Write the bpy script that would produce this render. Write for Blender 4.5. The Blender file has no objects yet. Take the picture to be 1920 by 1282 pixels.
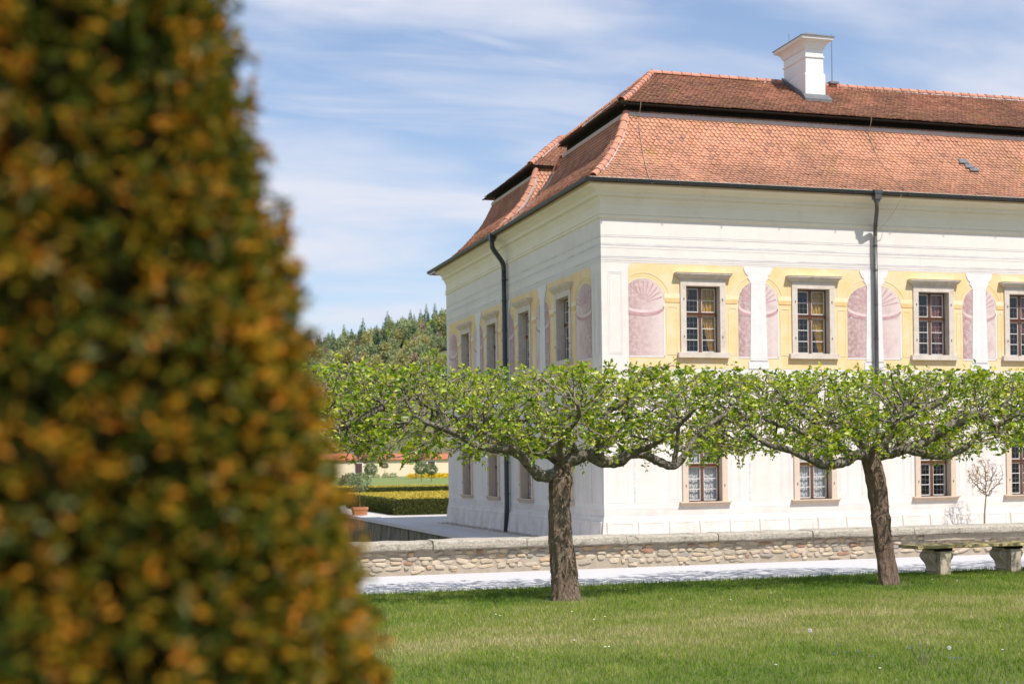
import bpy, math, random
import numpy as np
from mathutils import Vector, Matrix, noise as mnoise

random.seed(7); rng = np.random.default_rng(11)
scn = bpy.context.scene
col = scn.collection

# ------------------------------------------------------------------ camera
F_PX, YAW, ROLL, SHIFT = 2585.0, 0.2905, -0.0132, 228.7
CAM = Vector((-13.972, -37.48, 1.75))
def cam_axes():
    f = Vector((math.sin(YAW), math.cos(YAW), 0)); r = Vector((math.cos(YAW), -math.sin(YAW), 0)); u = r.cross(f)
    c, s = math.cos(ROLL), math.sin(ROLL)
    return c*r + s*u, -s*r + c*u, f
RR, UU, FF = cam_axes()
cd = bpy.data.cameras.new('camera'); cam = bpy.data.objects.new('camera', cd); col.objects.link(cam)
cam.matrix_world = Matrix(((RR.x, UU.x, -FF.x, CAM.x), (RR.y, UU.y, -FF.y, CAM.y), (RR.z, UU.z, -FF.z, CAM.z), (0, 0, 0, 1)))
cd.sensor_fit = 'HORIZONTAL'; cd.sensor_width = 36.0; cd.lens = F_PX/1920*36
cd.shift_y = SHIFT/1920
cd.clip_start = 0.05; cd.clip_end = 6000
cd.dof.use_dof = True; cd.dof.focus_distance = 20.5; cd.dof.aperture_fstop = 2.5
scn.camera = cam

# ------------------------------------------------------------------ light
SUN_TRAVEL = Vector((-0.40, 1.0, -1.60)).normalized()
to_sun = -SUN_TRAVEL
SUN_EL = math.asin(to_sun.z); SUN_AZ = math.atan2(to_sun.x, to_sun.y)
w = bpy.data.worlds.new('World'); scn.world = w; w.use_nodes = True
nt = w.node_tree; nt.nodes.clear()
def N(nt, t, **k):
    n = nt.nodes.new(t)
    for a, b in k.items(): setattr(n, a, b)
    return n
out = N(nt, 'ShaderNodeOutputWorld'); bg = N(nt, 'ShaderNodeBackground'); bg.inputs[1].default_value = 0.095
sky = N(nt, 'ShaderNodeTexSky', sky_type='NISHITA', sun_disc=False); sky.sun_elevation = SUN_EL; sky.sun_rotation = SUN_AZ
sky.air_density = 1.0; sky.dust_density = 0.6; sky.ozone_density = 1.4; sky.altitude = 450
tc = N(nt, 'ShaderNodeTexCoord'); sep = N(nt, 'ShaderNodeSeparateXYZ'); nt.links.new(tc.outputs['Generated'], sep.inputs[0])
def M_(op, a, b=None, c=None, clamp=False):
    n = N(nt, 'ShaderNodeMath', operation=op, use_clamp=clamp)
    for i, v in enumerate((a, b, c)):
        if v is None: continue
        if isinstance(v, (int, float)): n.inputs[i].default_value = v
        else: nt.links.new(v, n.inputs[i])
    return n.outputs[0]
zz = M_('ADD', M_('MAXIMUM', sep.outputs[2], 0.0), 0.16)
cx = M_('DIVIDE', sep.outputs[0], zz); cy = M_('DIVIDE', sep.outputs[1], zz)
cmb = N(nt, 'ShaderNodeCombineXYZ'); nt.links.new(cx, cmb.inputs[0]); nt.links.new(cy, cmb.inputs[1])
def cloud_noise(scale, sc, rot, loc, detail, rough, dist, p0, p1, top):
    mp = N(nt, 'ShaderNodeMapping'); nt.links.new(cmb.outputs[0], mp.inputs[0])
    mp.inputs['Rotation'].default_value = (0, 0, rot); mp.inputs['Scale'].default_value = sc; mp.inputs['Location'].default_value = loc
    n1 = N(nt, 'ShaderNodeTexNoise'); nt.links.new(mp.outputs[0], n1.inputs[0]); n1.inputs['Scale'].default_value = scale; n1.inputs['Detail'].default_value = detail; n1.inputs['Roughness'].default_value = rough; n1.inputs['Distortion'].default_value = dist
    mr = N(nt, 'ShaderNodeMapRange', interpolation_type='SMOOTHSTEP'); nt.links.new(n1.outputs[0], mr.inputs[0]); mr.inputs[1].default_value = p0; mr.inputs[2].default_value = p1; mr.inputs[3].default_value = 0.0; mr.inputs[4].default_value = top
    return mr.outputs[0]
ca = cloud_noise(1.5, (0.85, 1.45, 1), 0.55, (4.2, 1.3, 0), 6, 0.50, 0.35, 0.40, 0.72, 0.95)
cb = cloud_noise(4.2, (0.55, 1.9, 1), 0.30, (1.7, 6.4, 2), 6, 0.52, 0.5, 0.44, 0.80, 0.5)
cf = M_('MAXIMUM', ca, cb)
mx = N(nt, 'ShaderNodeMix', data_type='RGBA'); nt.links.new(cf, mx.inputs[0])
hsv = N(nt, 'ShaderNodeHueSaturation'); hsv.inputs['Saturation'].default_value = 1.36; hsv.inputs['Value'].default_value = 1.10; nt.links.new(sky.outputs[0], hsv.inputs['Color'])
nt.links.new(hsv.outputs[0], mx.inputs[6]); mx.inputs[7].default_value = (6.3, 6.3, 6.8, 1)
# the air whitens evenly towards the horizon
mv = N(nt, 'ShaderNodeMix', data_type='RGBA')
veil = M_('MULTIPLY_ADD', M_('POWER', M_('SUBTRACT', 1.0, M_('MAXIMUM', sep.outputs[2], 0.0)), 4.0), 0.52, 0.22)
nt.links.new(veil, mv.inputs[0])
nt.links.new(mx.outputs[2], mv.inputs[6]); mv.inputs[7].default_value = (5.0, 5.2, 5.95, 1)
nt.links.new(mv.outputs[2], bg.inputs[0]); nt.links.new(bg.outputs[0], out.inputs[0])
sd = bpy.data.lights.new('sun', 'SUN'); sd.energy = 3.8; sd.angle = math.radians(0.53); sd.color = (1.0, 0.94, 0.89)
sun = bpy.data.objects.new('sun', sd); col.objects.link(sun); sun.location = (10, -60, 60)
sun.rotation_euler = SUN_TRAVEL.to_track_quat('-Z', 'Y').to_euler()
scn.view_settings.view_transform = 'Standard'; scn.view_settings.look = 'None'
scn.view_settings.exposure = 0.60; scn.view_settings.gamma = 1
scn.cycles.use_denoising = True
scn.cycles.max_bounces = 8; scn.cycles.diffuse_bounces = 3; scn.cycles.glossy_bounces = 3; scn.cycles.transparent_max_bounces = 12; scn.cycles.transmission_bounces = 4
scn.cycles.caustics_reflective = False; scn.cycles.caustics_refractive = False

# ------------------------------------------------------------------ helpers
WLOC = {}
def tag(o, label=None, cat=None, group=None, kind=None):
    if label: o['label'] = label
    if cat: o['category'] = cat
    if group: o['group'] = group
    if kind: o['kind'] = kind
    return o
def empty(name, loc, parent=None):
    o = bpy.data.objects.new(name, None); col.objects.link(o); o.empty_display_size = 0.2
    pl = WLOC.get(parent.name, Vector()) if parent else Vector()
    o.location = Vector(loc) - pl
    if parent: o.parent = parent
    WLOC[o.name] = Vector(loc)
    return o
def thing(name, loc, label, cat, group=None):
    return tag(empty(name, loc), label, cat, group)
def link(me, name, mats, parent, origin, smooth):
    for m in (mats if isinstance(mats, (list, tuple)) else [mats]): me.materials.append(m)
    o = bpy.data.objects.new(name, me); col.objects.link(o)
    o.location = origin - (WLOC.get(parent.name, Vector()) if parent else Vector())
    if parent: o.parent = parent
    WLOC[o.name] = origin.copy()
    if smooth and len(me.polygons): me.polygons.foreach_set('use_smooth', np.ones(len(me.polygons), bool))
    return o
def mesh_np(name, V, faces_flat, nper, mats, parent=None, origin=(0, 0, 0), smooth=False, attrs=None, midx=None):
    """V (n,3) world; faces_flat int array reshaped (-1,nper); attrs {name: per-vertex float}"""
    origin = Vector(origin); V = np.asarray(V, np.float32) - np.array(origin, np.float32)
    Fc = np.asarray(faces_flat, np.int32).ravel(); nf = len(Fc)//nper
    me = bpy.data.meshes.new(name)
    me.vertices.add(len(V)); me.vertices.foreach_set('co', V.ravel())
    me.loops.add(len(Fc)); me.loops.foreach_set('vertex_index', Fc)
    me.polygons.add(nf); me.polygons.foreach_set('loop_start', np.arange(nf, dtype=np.int32)*nper)
    if midx is not None: me.polygons.foreach_set('material_index', np.asarray(midx, np.int32))
    me.update(calc_edges=True)
    for k, a in (attrs or {}).items():
        at = me.attributes.new(k, 'FLOAT', 'POINT'); at.data.foreach_set('value', np.asarray(a, np.float32))
    return link(me, name, mats, parent, origin, smooth)

class MB:
    def __init__(s): s.v = []; s.f = []; s.a = []; s.m = []; s.mi = 0
    def add(s, pts, faces, a=None):
        b = len(s.v); s.v += [tuple(p) for p in pts]
        s.a += (a if a is not None else [0.0]*len(pts))
        for f in faces: s.f.append([b+i for i in f]); s.m.append(s.mi)
        return b
    def box(s, x0, x1, y0, y1, z0, z1):
        s.add([(x0,y0,z0),(x1,y0,z0),(x1,y1,z0),(x0,y1,z0),(x0,y0,z1),(x1,y0,z1),(x1,y1,z1),(x0,y1,z1)],
              [(0,3,2,1),(4,5,6,7),(0,1,5,4),(1,2,6,5),(2,3,7,6),(3,0,4,7)])
    def hexa(s, p):  # 8 points bottom ring then top ring
        s.add(p, [(0,3,2,1),(4,5,6,7),(0,1,5,4),(1,2,6,5),(2,3,7,6),(3,0,4,7)])
    def tube(s, pts, rad, n=8, cap=True, jit=0.0):
        pts = [Vector(p) for p in pts]; k = len(pts)
        if isinstance(rad, (int, float)): rad = [rad]*k
        ref = None; rings = []
        for i, p in enumerate(pts):
            t = (pts[min(i+1, k-1)] - pts[max(i-1, 0)]).normalized()
            if ref is None:
                ref = Vector((0, 0, 1)).cross(t)
                if ref.length < 0.2: ref = Vector((1, 0, 0)).cross(t)
            ref = (ref - t*ref.dot(t)).normalized(); b = t.cross(ref)
            ring = []
            for j in range(n):
                a = 2*math.pi*j/n; rr = rad[i]
                if jit: rr *= 1 + jit*mnoise.noise(Vector((p.x*9+math.cos(a)*1.3, p.y*9+math.sin(a)*1.3, p.z*9)))
                ring.append(p + ref*math.cos(a)*rr + b*math.sin(a)*rr)
            rings.append(ring)
        fs = []
        for i in range(k-1):
            for j in range(n): fs.append((i*n+j, i*n+(j+1) % n, (i+1)*n+(j+1) % n, (i+1)*n+j))
        if cap: fs.append(tuple(range(n-1, -1, -1))); fs.append(tuple((k-1)*n+j for j in range(n)))
        s.add([q for r in rings for q in r], fs)
    def build(s, name, mats, parent=None, origin=None, smooth=False, attr=None):
        if origin is None: origin = WLOC[parent.name] if parent else Vector((0, 0, 0))
        origin = Vector(origin)
        me = bpy.data.meshes.new(name)
        me.from_pydata([(a-origin.x, b-origin.y, c-origin.z) for a, b, c in s.v], [], s.f)
        if any(s.m): me.polygons.foreach_set('material_index', s.m)
        if attr:
            at = me.attributes.new(attr, 'FLOAT', 'POINT'); at.data.foreach_set('value', np.asarray(s.a, np.float32))
        me.update()
        return link(me, name, mats, parent, origin, smooth)
def catmull(pts, n=6):
    P = [Vector(p) for p in pts]; out_ = []
    for i in range(len(P)-1):
        p0, p1, p2, p3 = P[max(i-1, 0)], P[i], P[i+1], P[min(i+2, len(P)-1)]
        for k in range(n):
            t = k/n
            out_.append(0.5*((2*p1)+(p2-p0)*t+(2*p0-5*p1+4*p2-p3)*t*t+(3*p1-p0-3*p2+p3)*t**3))
    out_.append(P[-1]); return out_
def lerp(a, b, t): return a+(b-a)*t
def interp(x, xs, ys): return float(np.interp(x, xs, ys))

# ------------------------------------------------------------------ materials
def new_mat(name):
    m = bpy.data.materials.new(name); m.use_nodes = True; t = m.node_tree; t.nodes.clear()
    o = N(t, 'ShaderNodeOutputMaterial'); p = N(t, 'ShaderNodeBsdfPrincipled'); t.links.new(p.outputs[0], o.inputs[0])
    return m, t, p, o
def noise_node(t, scale, detail=5, rough=0.6, stretch=None, dist=0.0):
    g = N(t, 'ShaderNodeNewGeometry'); src = g.outputs['Position']
    if stretch:
        mp_ = N(t, 'ShaderNodeMapping'); mp_.inputs['Scale'].default_value = stretch; t.links.new(src, mp_.inputs[0]); src = mp_.outputs[0]
    n = N(t, 'ShaderNodeTexNoise'); t.links.new(src, n.inputs[0])
    n.inputs['Scale'].default_value = scale; n.inputs['Detail'].default_value = detail; n.inputs['Roughness'].default_value = rough; n.inputs['Distortion'].default_value = dist
    return n.outputs[0]
def ramp(t, fac, stops, interp_='LINEAR'):
    r = N(t, 'ShaderNodeValToRGB'); t.links.new(fac, r.inputs[0]); cr = r.color_ramp; cr.interpolation = interp_
    while len(cr.elements) < len(stops): cr.elements.new(0.5)
    for e, (p, c) in zip(cr.elements, stops):
        e.position = p; e.color = (c[0], c[1], c[2], 1) if not isinstance(c, (int, float)) else (c, c, c, 1)
    return r.outputs[0]
def mix(t, fac, a, b, mode='MIX'):
    n = N(t, 'ShaderNodeMix', data_type='RGBA', blend_type=mode)
    for s_, v in ((0, fac), (6, a), (7, b)):
        if isinstance(v, (int, float)): n.inputs[s_].default_value = v
        elif isinstance(v, tuple): n.inputs[s_].default_value = (v[0], v[1], v[2], 1)
        else: t.links.new(v, n.inputs[s_])
    return n.outputs[2]
def bump(t, p, h, strength, dist):
    b = N(t, 'ShaderNodeBump'); b.inputs['Strength'].default_value = strength; b.inputs['Distance'].default_value = dist
    t.links.new(h, b.inputs['Height']); t.links.new(b.outputs[0], p.inputs['Normal'])
def surf(name, c1, c2, scale=3.0, rough=0.85, stain=None, stain_scale=0.6, stain_amt=(0.5, 0.75), bumpv=(0.3, 0.004), bscale=60, stretch=None, spec=0.3, metallic=0.0):
    m, t, p, o = new_mat(name)
    c = mix(t, ramp(t, noise_node(t, scale, 6, 0.62, stretch), [(0.32, 0.0), (0.68, 1.0)]), c1, c2)
    if stain:
        c = mix(t, ramp(t, noise_node(t, stain_scale, 7, 0.65, stretch), [(stain_amt[0], 0.0), (stain_amt[1], 1.0)]), c, stain)
    t.links.new(c, p.inputs['Base Color']); p.inputs['Roughness'].default_value = rough; p.inputs['Specular IOR Level'].default_value = spec; p.inputs['Metallic'].default_value = metallic
    if bumpv: bump(t, p, noise_node(t, bscale, 4, 0.6, stretch), *bumpv)
    return m
MT = {}
def plaster(name, c1, c2, stain, streak, damp):
    m, t, p, o = new_mat(name)
    c = mix(t, ramp(t, noise_node(t, 1.6, 7, 0.66), [(0.30, 0.0), (0.70, 1.0)]), c1, c2)
    c = mix(t, ramp(t, noise_node(t, 0.55, 8, 0.70), [(0.50, 0.0), (0.78, 0.75)]), c, stain)
    c = mix(t, ramp(t, noise_node(t, 2.4, 6, 0.65, (1.6, 1.6, 0.10)), [(0.54, 0.0), (0.74, 0.55)]), c, streak)
    c = mix(t, ramp(t, noise_node(t, 26, 5, 0.75), [(0.55, 0.0), (0.80, 0.35)]), c, streak)
    if damp:
        g = N(t, 'ShaderNodeNewGeometry'); sx = N(t, 'ShaderNodeSeparateXYZ'); t.links.new(g.outputs[0], sx.inputs[0])
        mr = N(t, 'ShaderNodeMapRange'); t.links.new(sx.outputs[2], mr.inputs[0]); mr.inputs[1].default_value = 0.5; mr.inputs[2].default_value = -0.65; mr.inputs[3].default_value = 0.0; mr.inputs[4].default_value = 0.5
        mu = N(t, 'ShaderNodeMath', operation='MULTIPLY'); t.links.new(mr.outputs[0], mu.inputs[0]); t.links.new(ramp(t, noise_node(t, 2.2, 7, 0.7), [(0.38, 0.0), (0.62, 1.0)]), mu.inputs[1])
        c = mix(t, mu.outputs[0], c, damp)
    t.links.new(c, p.inputs['Base Color']); p.inputs['Roughness'].default_value = 0.92; p.inputs['Specular IOR Level'].default_value = 0.25
    ad = N(t, 'ShaderNodeMath', operation='ADD'); t.links.new(noise_node(t, 2.5, 4, 0.6), ad.inputs[0]); t.links.new(noise_node(t, 40, 4, 0.6), ad.inputs[1])
    bump(t, p, ad.outputs[0], 0.25, 0.01); return m
MT['plaster'] = plaster('plaster_white', (0.775, 0.72, 0.655), (0.725, 0.665, 0.60), (0.62, 0.55, 0.475), (0.65, 0.595, 0.535), (0.48, 0.42, 0.355))
MT['plaster_low'] = plaster('plaster_lower', (0.76, 0.70, 0.63), (0.69, 0.63, 0.56), (0.60, 0.53, 0.455), (0.62, 0.56, 0.50), (0.5, 0.44, 0.37))
MT['plinth'] = plaster('plinth_plaster', (0.75, 0.69, 0.625), (0.67, 0.61, 0.55), (0.54, 0.475, 0.41), (0.585, 0.53, 0.475), (0.42, 0.365, 0.305))
MT['cornice'] = surf('cornice_cream', (0.84, 0.775, 0.64), (0.79, 0.715, 0.56), 1.0, 0.85, (0.70, 0.60, 0.43), 1.5, (0.55, 0.85), (0.15, 0.002))
MT['frescowhite'] = surf('fresco_white', (0.77, 0.745, 0.715), (0.70, 0.67, 0.64), 2.2, 0.9, (0.62, 0.58, 0.54), 1.4, (0.58, 0.85), None)
MT['frescogrey'] = surf('fresco_grey', (0.50, 0.475, 0.46), (0.70, 0.67, 0.645), 3.5, 0.9, (0.76, 0.74, 0.72), 1.8, (0.46, 0.66), None, stretch=(0.5, 0.5, 3))
MT['frescogreylight'] = surf('fresco_grey_light', (0.68, 0.655, 0.635), (0.75, 0.73, 0.71), 3.5, 0.9, (0.77, 0.75, 0.73), 1.8, (0.42, 0.62), None)
MT['yellow'] = surf('fresco_yellow', (0.80, 0.54, 0.235), (0.80, 0.605, 0.345), 1.9, 0.9, (0.79, 0.68, 0.50), 1.3, (0.46, 0.76), None)
MT['yellowpale'] = surf('fresco_pale_yellow', (0.80, 0.69, 0.44), (0.79, 0.64, 0.35), 3.0, 0.9, (0.78, 0.72, 0.60), 2.0, (0.5, 0.8), None)
MT['ochre'] = surf('fresco_ochre', (0.72, 0.44, 0.16), (0.76, 0.55, 0.27), 3.0, 0.9, None, 1, (0, 1), None)
MT['shell'] = surf('fresco_shell_line', (0.46, 0.25, 0.25), (0.58, 0.38, 0.37), 4.0, 0.9, None, 1, (0, 1), None)
MT['shellpale'] = surf('fresco_shell_pale', (0.72, 0.60, 0.575), (0.66, 0.50, 0.48), 4.0, 0.9, None, 1, (0, 1), None)
def niche_mat():
    m, t, p, o = new_mat('fresco_mauve')
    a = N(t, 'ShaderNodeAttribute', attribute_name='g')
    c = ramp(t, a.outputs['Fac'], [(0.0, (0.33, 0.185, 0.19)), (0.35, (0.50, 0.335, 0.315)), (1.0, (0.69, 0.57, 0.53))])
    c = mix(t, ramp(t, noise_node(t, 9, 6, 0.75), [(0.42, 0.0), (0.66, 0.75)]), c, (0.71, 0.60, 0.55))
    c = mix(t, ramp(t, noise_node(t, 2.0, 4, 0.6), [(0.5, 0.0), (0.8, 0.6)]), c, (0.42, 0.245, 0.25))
    t.links.new(c, p.inputs['Base Color']); p.inputs['Roughness'].default_value = 0.9
    return m
MT['mauve'] = niche_mat()
MT['stone'] = surf('window_stone', (0.67, 0.59, 0.50), (0.58, 0.50, 0.415), 5.0, 0.9, (0.45, 0.38, 0.31), 2.5, (0.55, 0.8), (0.3, 0.004), 90)
MT['stonewarm'] = surf('window_stone_warm', (0.66, 0.53, 0.405), (0.60, 0.475, 0.36), 5.0, 0.9, (0.44, 0.36, 0.28), 2.5, (0.6, 0.85), (0.3, 0.004), 90)
MT['wood'] = surf('window_wood_brown', (0.17, 0.078, 0.042), (0.12, 0.054, 0.03), 14, 0.45, None, 1, (0, 1), (0.2, 0.002), 40, (1, 1, 0.2))
MT['sash'] = surf('window_sash_white', (0.72, 0.70, 0.67), (0.64, 0.62, 0.59), 10, 0.5, None, 1, (0, 1), None)
MT['lead'] = surf('window_lead', (0.20, 0.20, 0.205), (0.15, 0.15, 0.155), 20, 0.5, None, 1, (0, 1), None)
MT['gutter'] = surf('gutter_dark_metal', (0.028, 0.033, 0.034), (0.045, 0.05, 0.05), 3.0, 0.42, (0.075, 0.085, 0.08), 2.0, (0.62, 0.8), None, spec=0.5)
MT['pipe'] = surf('downpipe_patina', (0.045, 0.046, 0.042), (0.085, 0.08, 0.07), 4.0, 0.4, (0.10, 0.125, 0.115), 1.2, (0.55, 0.7), None, spec=0.6)
MT['dark'] = surf('shadowed_timber', (0.009, 0.007, 0.006), (0.016, 0.012, 0.010), 4.0, 0.9, None, 1, (0, 1), None)  # timber brown taken near black, the shadow under the upper eaves painted in
MT['room'] = surf('room_dark', (0.06, 0.05, 0.042), (0.04, 0.034, 0.03), 1.0, 0.9, None, 1, (0, 1), None)  # rooms coloured dark to keep the windows dim inside
MT['mortar'] = surf('roof_mortar', (0.60, 0.50, 0.47), (0.50, 0.40, 0.37), 6.0, 0.95, (0.36, 0.28, 0.25), 4.0, (0.55, 0.8), (0.4, 0.01), 40)
MT['mortarwhite'] = surf('roof_mortar_white', (0.60, 0.53, 0.49), (0.44, 0.36, 0.32), 9.0, 0.95, None, 1, (0, 1), (0.4, 0.01), 40)
MT['chimney'] = surf('chimney_plaster', (0.80, 0.785, 0.76), (0.745, 0.725, 0.70), 2.0, 0.9, (0.60, 0.56, 0.52), 1.3, (0.6, 0.85))
MT['slate'] = surf('sheet_metal_grey', (0.10, 0.105, 0.115), (0.16, 0.165, 0.17), 5.0, 0.5, None, 1, (0, 1), None)
MT['wire'] = surf('conductor_wire', (0.36, 0.24, 0.15), (0.42, 0.34, 0.26), 8.0, 0.5, None, 1, (0, 1), None)
MT['coping'] = surf('coping_granite', (0.54, 0.485, 0.395), (0.29, 0.265, 0.215), 26, 0.95, (0.14, 0.125, 0.10), 5.5, (0.56, 0.70), (1.0, 0.02), 55)
MT['mortarwall'] = surf('wall_mortar', (0.44, 0.375, 0.295), (0.34, 0.285, 0.22), 9, 0.95, (0.24, 0.215, 0.185), 2.0, (0.55, 0.8), (0.6, 0.012), 70)
MT['retain'] = surf('moat_stone', (0.25, 0.225, 0.175), (0.12, 0.105, 0.08), 4.0, 0.95, (0.05, 0.046, 0.036), 1.6, (0.48, 0.66), (0.8, 0.04), 6, (1, 1, 0.35))
MT['gravel'] = surf('path_gravel', (0.58, 0.57, 0.565), (0.47, 0.46, 0.455), 45, 0.95, (0.46, 0.435, 0.40), 1.2, (0.58, 0.85), (0.6, 0.008), 160)
MT['moatfloor'] = surf('moat_ground', (0.20, 0.18, 0.13), (0.14, 0.14, 0.085), 0.8, 0.95, None, 1, (0, 1), None)
MT['terrace'] = surf('terrace_gravel', (0.56, 0.535, 0.50), (0.47, 0.445, 0.41), 30, 0.95, (0.42, 0.38, 0.33), 0.7, (0.58, 0.85), (0.6, 0.008), 120)
MT['soil'] = surf('soil', (0.12, 0.085, 0.055), (0.07, 0.05, 0.03), 20, 0.95, None, 1, (0, 1), (0.6, 0.02), 50)
MT['benchstone'] = surf('bench_stone', (0.60, 0.51, 0.39), (0.42, 0.345, 0.25), 30, 0.95, (0.15, 0.135, 0.10), 5.0, (0.55, 0.75), (0.8, 0.008), 90)
MT['benchtop'] = surf('bench_slab', (0.50, 0.41, 0.20), (0.30, 0.235, 0.10), 7, 0.95, (0.085, 0.065, 0.035), 4.0, (0.5, 0.66), (0.6, 0.006), 80)
MT['terracotta'] = surf('terracotta', (0.52, 0.23, 0.11), (0.44, 0.185, 0.085), 5, 0.85, None, 1, (0, 1), (0.3, 0.005), 30)
MT['farwall'] = surf('far_wall_cream', (0.74, 0.62, 0.45), (0.70, 0.57, 0.39), 0.3, 0.9, None, 1, (0, 1), None)
MT['farroof'] = surf('far_roof_tile', (0.46, 0.16, 0.085), (0.36, 0.12, 0.065), 0.8, 0.9, None, 1, (0, 1), None)
MT['shutter'] = surf('far_shutter', (0.10, 0.055, 0.045), (0.075, 0.042, 0.035), 2.0, 0.7, None, 1, (0, 1), None)
def tile_mat(name, c, c2, dark, moss, darkamt, mossamt, zr=None):
    m, t, p, o = new_mat(name)
    a = N(t, 'ShaderNodeAttribute', attribute_name='rnd'); oi = N(t, 'ShaderNodeObjectInfo')
    ad = N(t, 'ShaderNodeMath', operation='ADD'); t.links.new(a.outputs['Fac'], ad.inputs[0]); t.links.new(oi.outputs['Random'], ad.inputs[1])
    fr = N(t, 'ShaderNodeMath', operation='FRACT'); t.links.new(ad.outputs[0], fr.inputs[0])
    base = ramp(t, fr.outputs[0], [(0.0, c2), (0.35, c), (0.90, tuple(min(1, v*1.08) for v in c)), (0.97, (c[0]*0.78, c[1]*0.76, c[2]*0.8)), (1.0, (c[0]*0.6, c[1]*0.66, c[2]*0.9))])
    nz0 = noise_node(t, 0.55, 8, 0.72, (1, 1, 1.6))
    if zr:   # lichen and soot gather towards the eaves where the water lingers
        g = N(t, 'ShaderNodeNewGeometry'); sx = N(t, 'ShaderNodeSeparateXYZ'); t.links.new(g.outputs[0], sx.inputs[0])
        mr = N(t, 'ShaderNodeMapRange'); t.links.new(sx.outputs[2], mr.inputs[0]); mr.inputs[1].default_value = zr[0]; mr.inputs[2].default_value = zr[1]; mr.inputs[3].default_value = -0.06; mr.inputs[4].default_value = 0.13
        a0 = N(t, 'ShaderNodeMath', operation='ADD'); t.links.new(nz0, a0.inputs[0]); t.links.new(mr.outputs[0], a0.inputs[1]); nz0 = a0.outputs[0]
    f1 = ramp(t, nz0, [(darkamt, 0.0), (darkamt+0.2, 0.82)])
    f1b = ramp(t, noise_node(t, 9.0, 5, 0.75), [(0.35, 0.25), (0.62, 1.0)])
    mu = N(t, 'ShaderNodeMath', operation='MULTIPLY'); t.links.new(f1, mu.inputs[0]); t.links.new(f1b, mu.inputs[1])
    base = mix(t, mu.outputs[0], base, dark)
    f2 = ramp(t, noise_node(t, 1.1, 6, 0.7, (1.2, 1, 0.7)), [(mossamt, 0.0), (mossamt+0.14, 0.8)])
    base = mix(t, f2, base, moss)
    f3 = ramp(t, noise_node(t, 14, 5, 0.7), [(0.62, 0.0), (0.80, 0.55)])
    base = mix(t, f3, base, (0.20, 0.15, 0.125))
    t.links.new(base, p.inputs['Base Color']); p.inputs['Roughness'].default_value = 0.88; p.inputs['Specular IOR Level'].default_value = 0.25
    bump(t, p, noise_node(t, 40, 4, 0.6), 0.35, 0.004)
    return m
MT['tile'] = tile_mat('roof_tile', (0.53, 0.26, 0.16), (0.48, 0.215, 0.125), (0.20, 0.115, 0.078), (0.35, 0.215, 0.07), 0.425, 0.57, (12.2, 10.0))
MT['tileup'] = tile_mat('roof_tile_upper', (0.46, 0.22, 0.135), (0.40, 0.18, 0.105), (0.125, 0.078, 0.055), (0.30, 0.19, 0.06), 0.39, 0.56, (14.6, 12.6))
MT['tilehip'] = tile_mat('roof_tile_hip', (0.50, 0.23, 0.15), (0.42, 0.18, 0.11), (0.25, 0.17, 0.14), (0.42, 0.26, 0.09), 0.5, 0.66)

def leaf_mat(name, stops, trans=0.35, rough=0.5, spec=0.35, attr='rnd'):
    m, t, p, o = new_mat(name)
    a = N(t, 'ShaderNodeAttribute', attribute_name=attr)
    c = ramp(t, a.outputs['Fac'], stops)
    t.links.new(c, p.inputs['Base Color']); p.inputs['Roughness'].default_value = rough; p.inputs['Specular IOR Level'].default_value = spec
    tr = N(t, 'ShaderNodeBsdfTranslucent'); hs = N(t, 'ShaderNodeHueSaturation'); hs.inputs['Saturation'].default_value = 1.1; hs.inputs['Value'].default_value = 1.25
    t.links.new(c, hs.inputs['Color']); t.links.new(hs.outputs[0], tr.inputs[0])
    ms = N(t, 'ShaderNodeMixShader'); ms.inputs[0].default_value = trans
    t.links.new(p.outputs[0], ms.inputs[1]); t.links.new(tr.outputs[0], ms.inputs[2]); t.links.new(ms.outputs[0], o.inputs[0])
    return m
MT['apple'] = leaf_mat('apple_leaf', [(0.0, (0.055, 0.125, 0.014)), (0.30, (0.18, 0.30, 0.026)), (0.70, (0.42, 0.51, 0.045)), (1.0, (0.64, 0.61, 0.09))], 0.42, 0.36, 0.5)
MT['blossom'] = surf('blossom', (0.78, 0.68, 0.68), (0.80, 0.76, 0.75), 30, 0.6, None, 1, (0, 1), None)
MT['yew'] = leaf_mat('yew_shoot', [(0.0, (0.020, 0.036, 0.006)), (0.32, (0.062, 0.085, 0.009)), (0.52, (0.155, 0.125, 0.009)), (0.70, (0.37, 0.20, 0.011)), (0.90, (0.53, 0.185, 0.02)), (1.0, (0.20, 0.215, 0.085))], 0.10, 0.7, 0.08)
MT['yewcore'] = surf('yew_core', (0.010, 0.009, 0.003), (0.005, 0.005, 0.002), 20, 1.0, None, 1, (0, 1), None, spec=0.0)  # near black, painting deep shade into the gaps between shoots
MT['grass'] = leaf_mat('grass_blade', [(0.0, (0.075, 0.155, 0.010)), (0.32, (0.165, 0.265, 0.020)), (0.56, (0.29, 0.345, 0.05)), (0.78, (0.44, 0.40, 0.15)), (1.0, (0.62, 0.51, 0.29))], 0.30, 0.55, 0.3)
def lawn_mat():
    m, t, p, o = new_mat('lawn_soil')
    c = mix(t, ramp(t, noise_node(t, 0.9, 6, 0.65), [(0.35, 0.0), (0.7, 1.0)]), (0.115, 0.15, 0.025), (0.23, 0.20, 0.085))
    c = mix(t, ramp(t, noise_node(t, 60, 4, 0.7), [(0.35, 0.0), (0.7, 1.0)]), c, (0.075, 0.10, 0.02))
    t.links.new(c, p.inputs['Base Color']); p.inputs['Roughness'].default_value = 0.95
    bump(t, p, noise_node(t, 90, 4, 0.7), 0.6, 0.02); return m
MT['lawn'] = lawn_mat()
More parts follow.
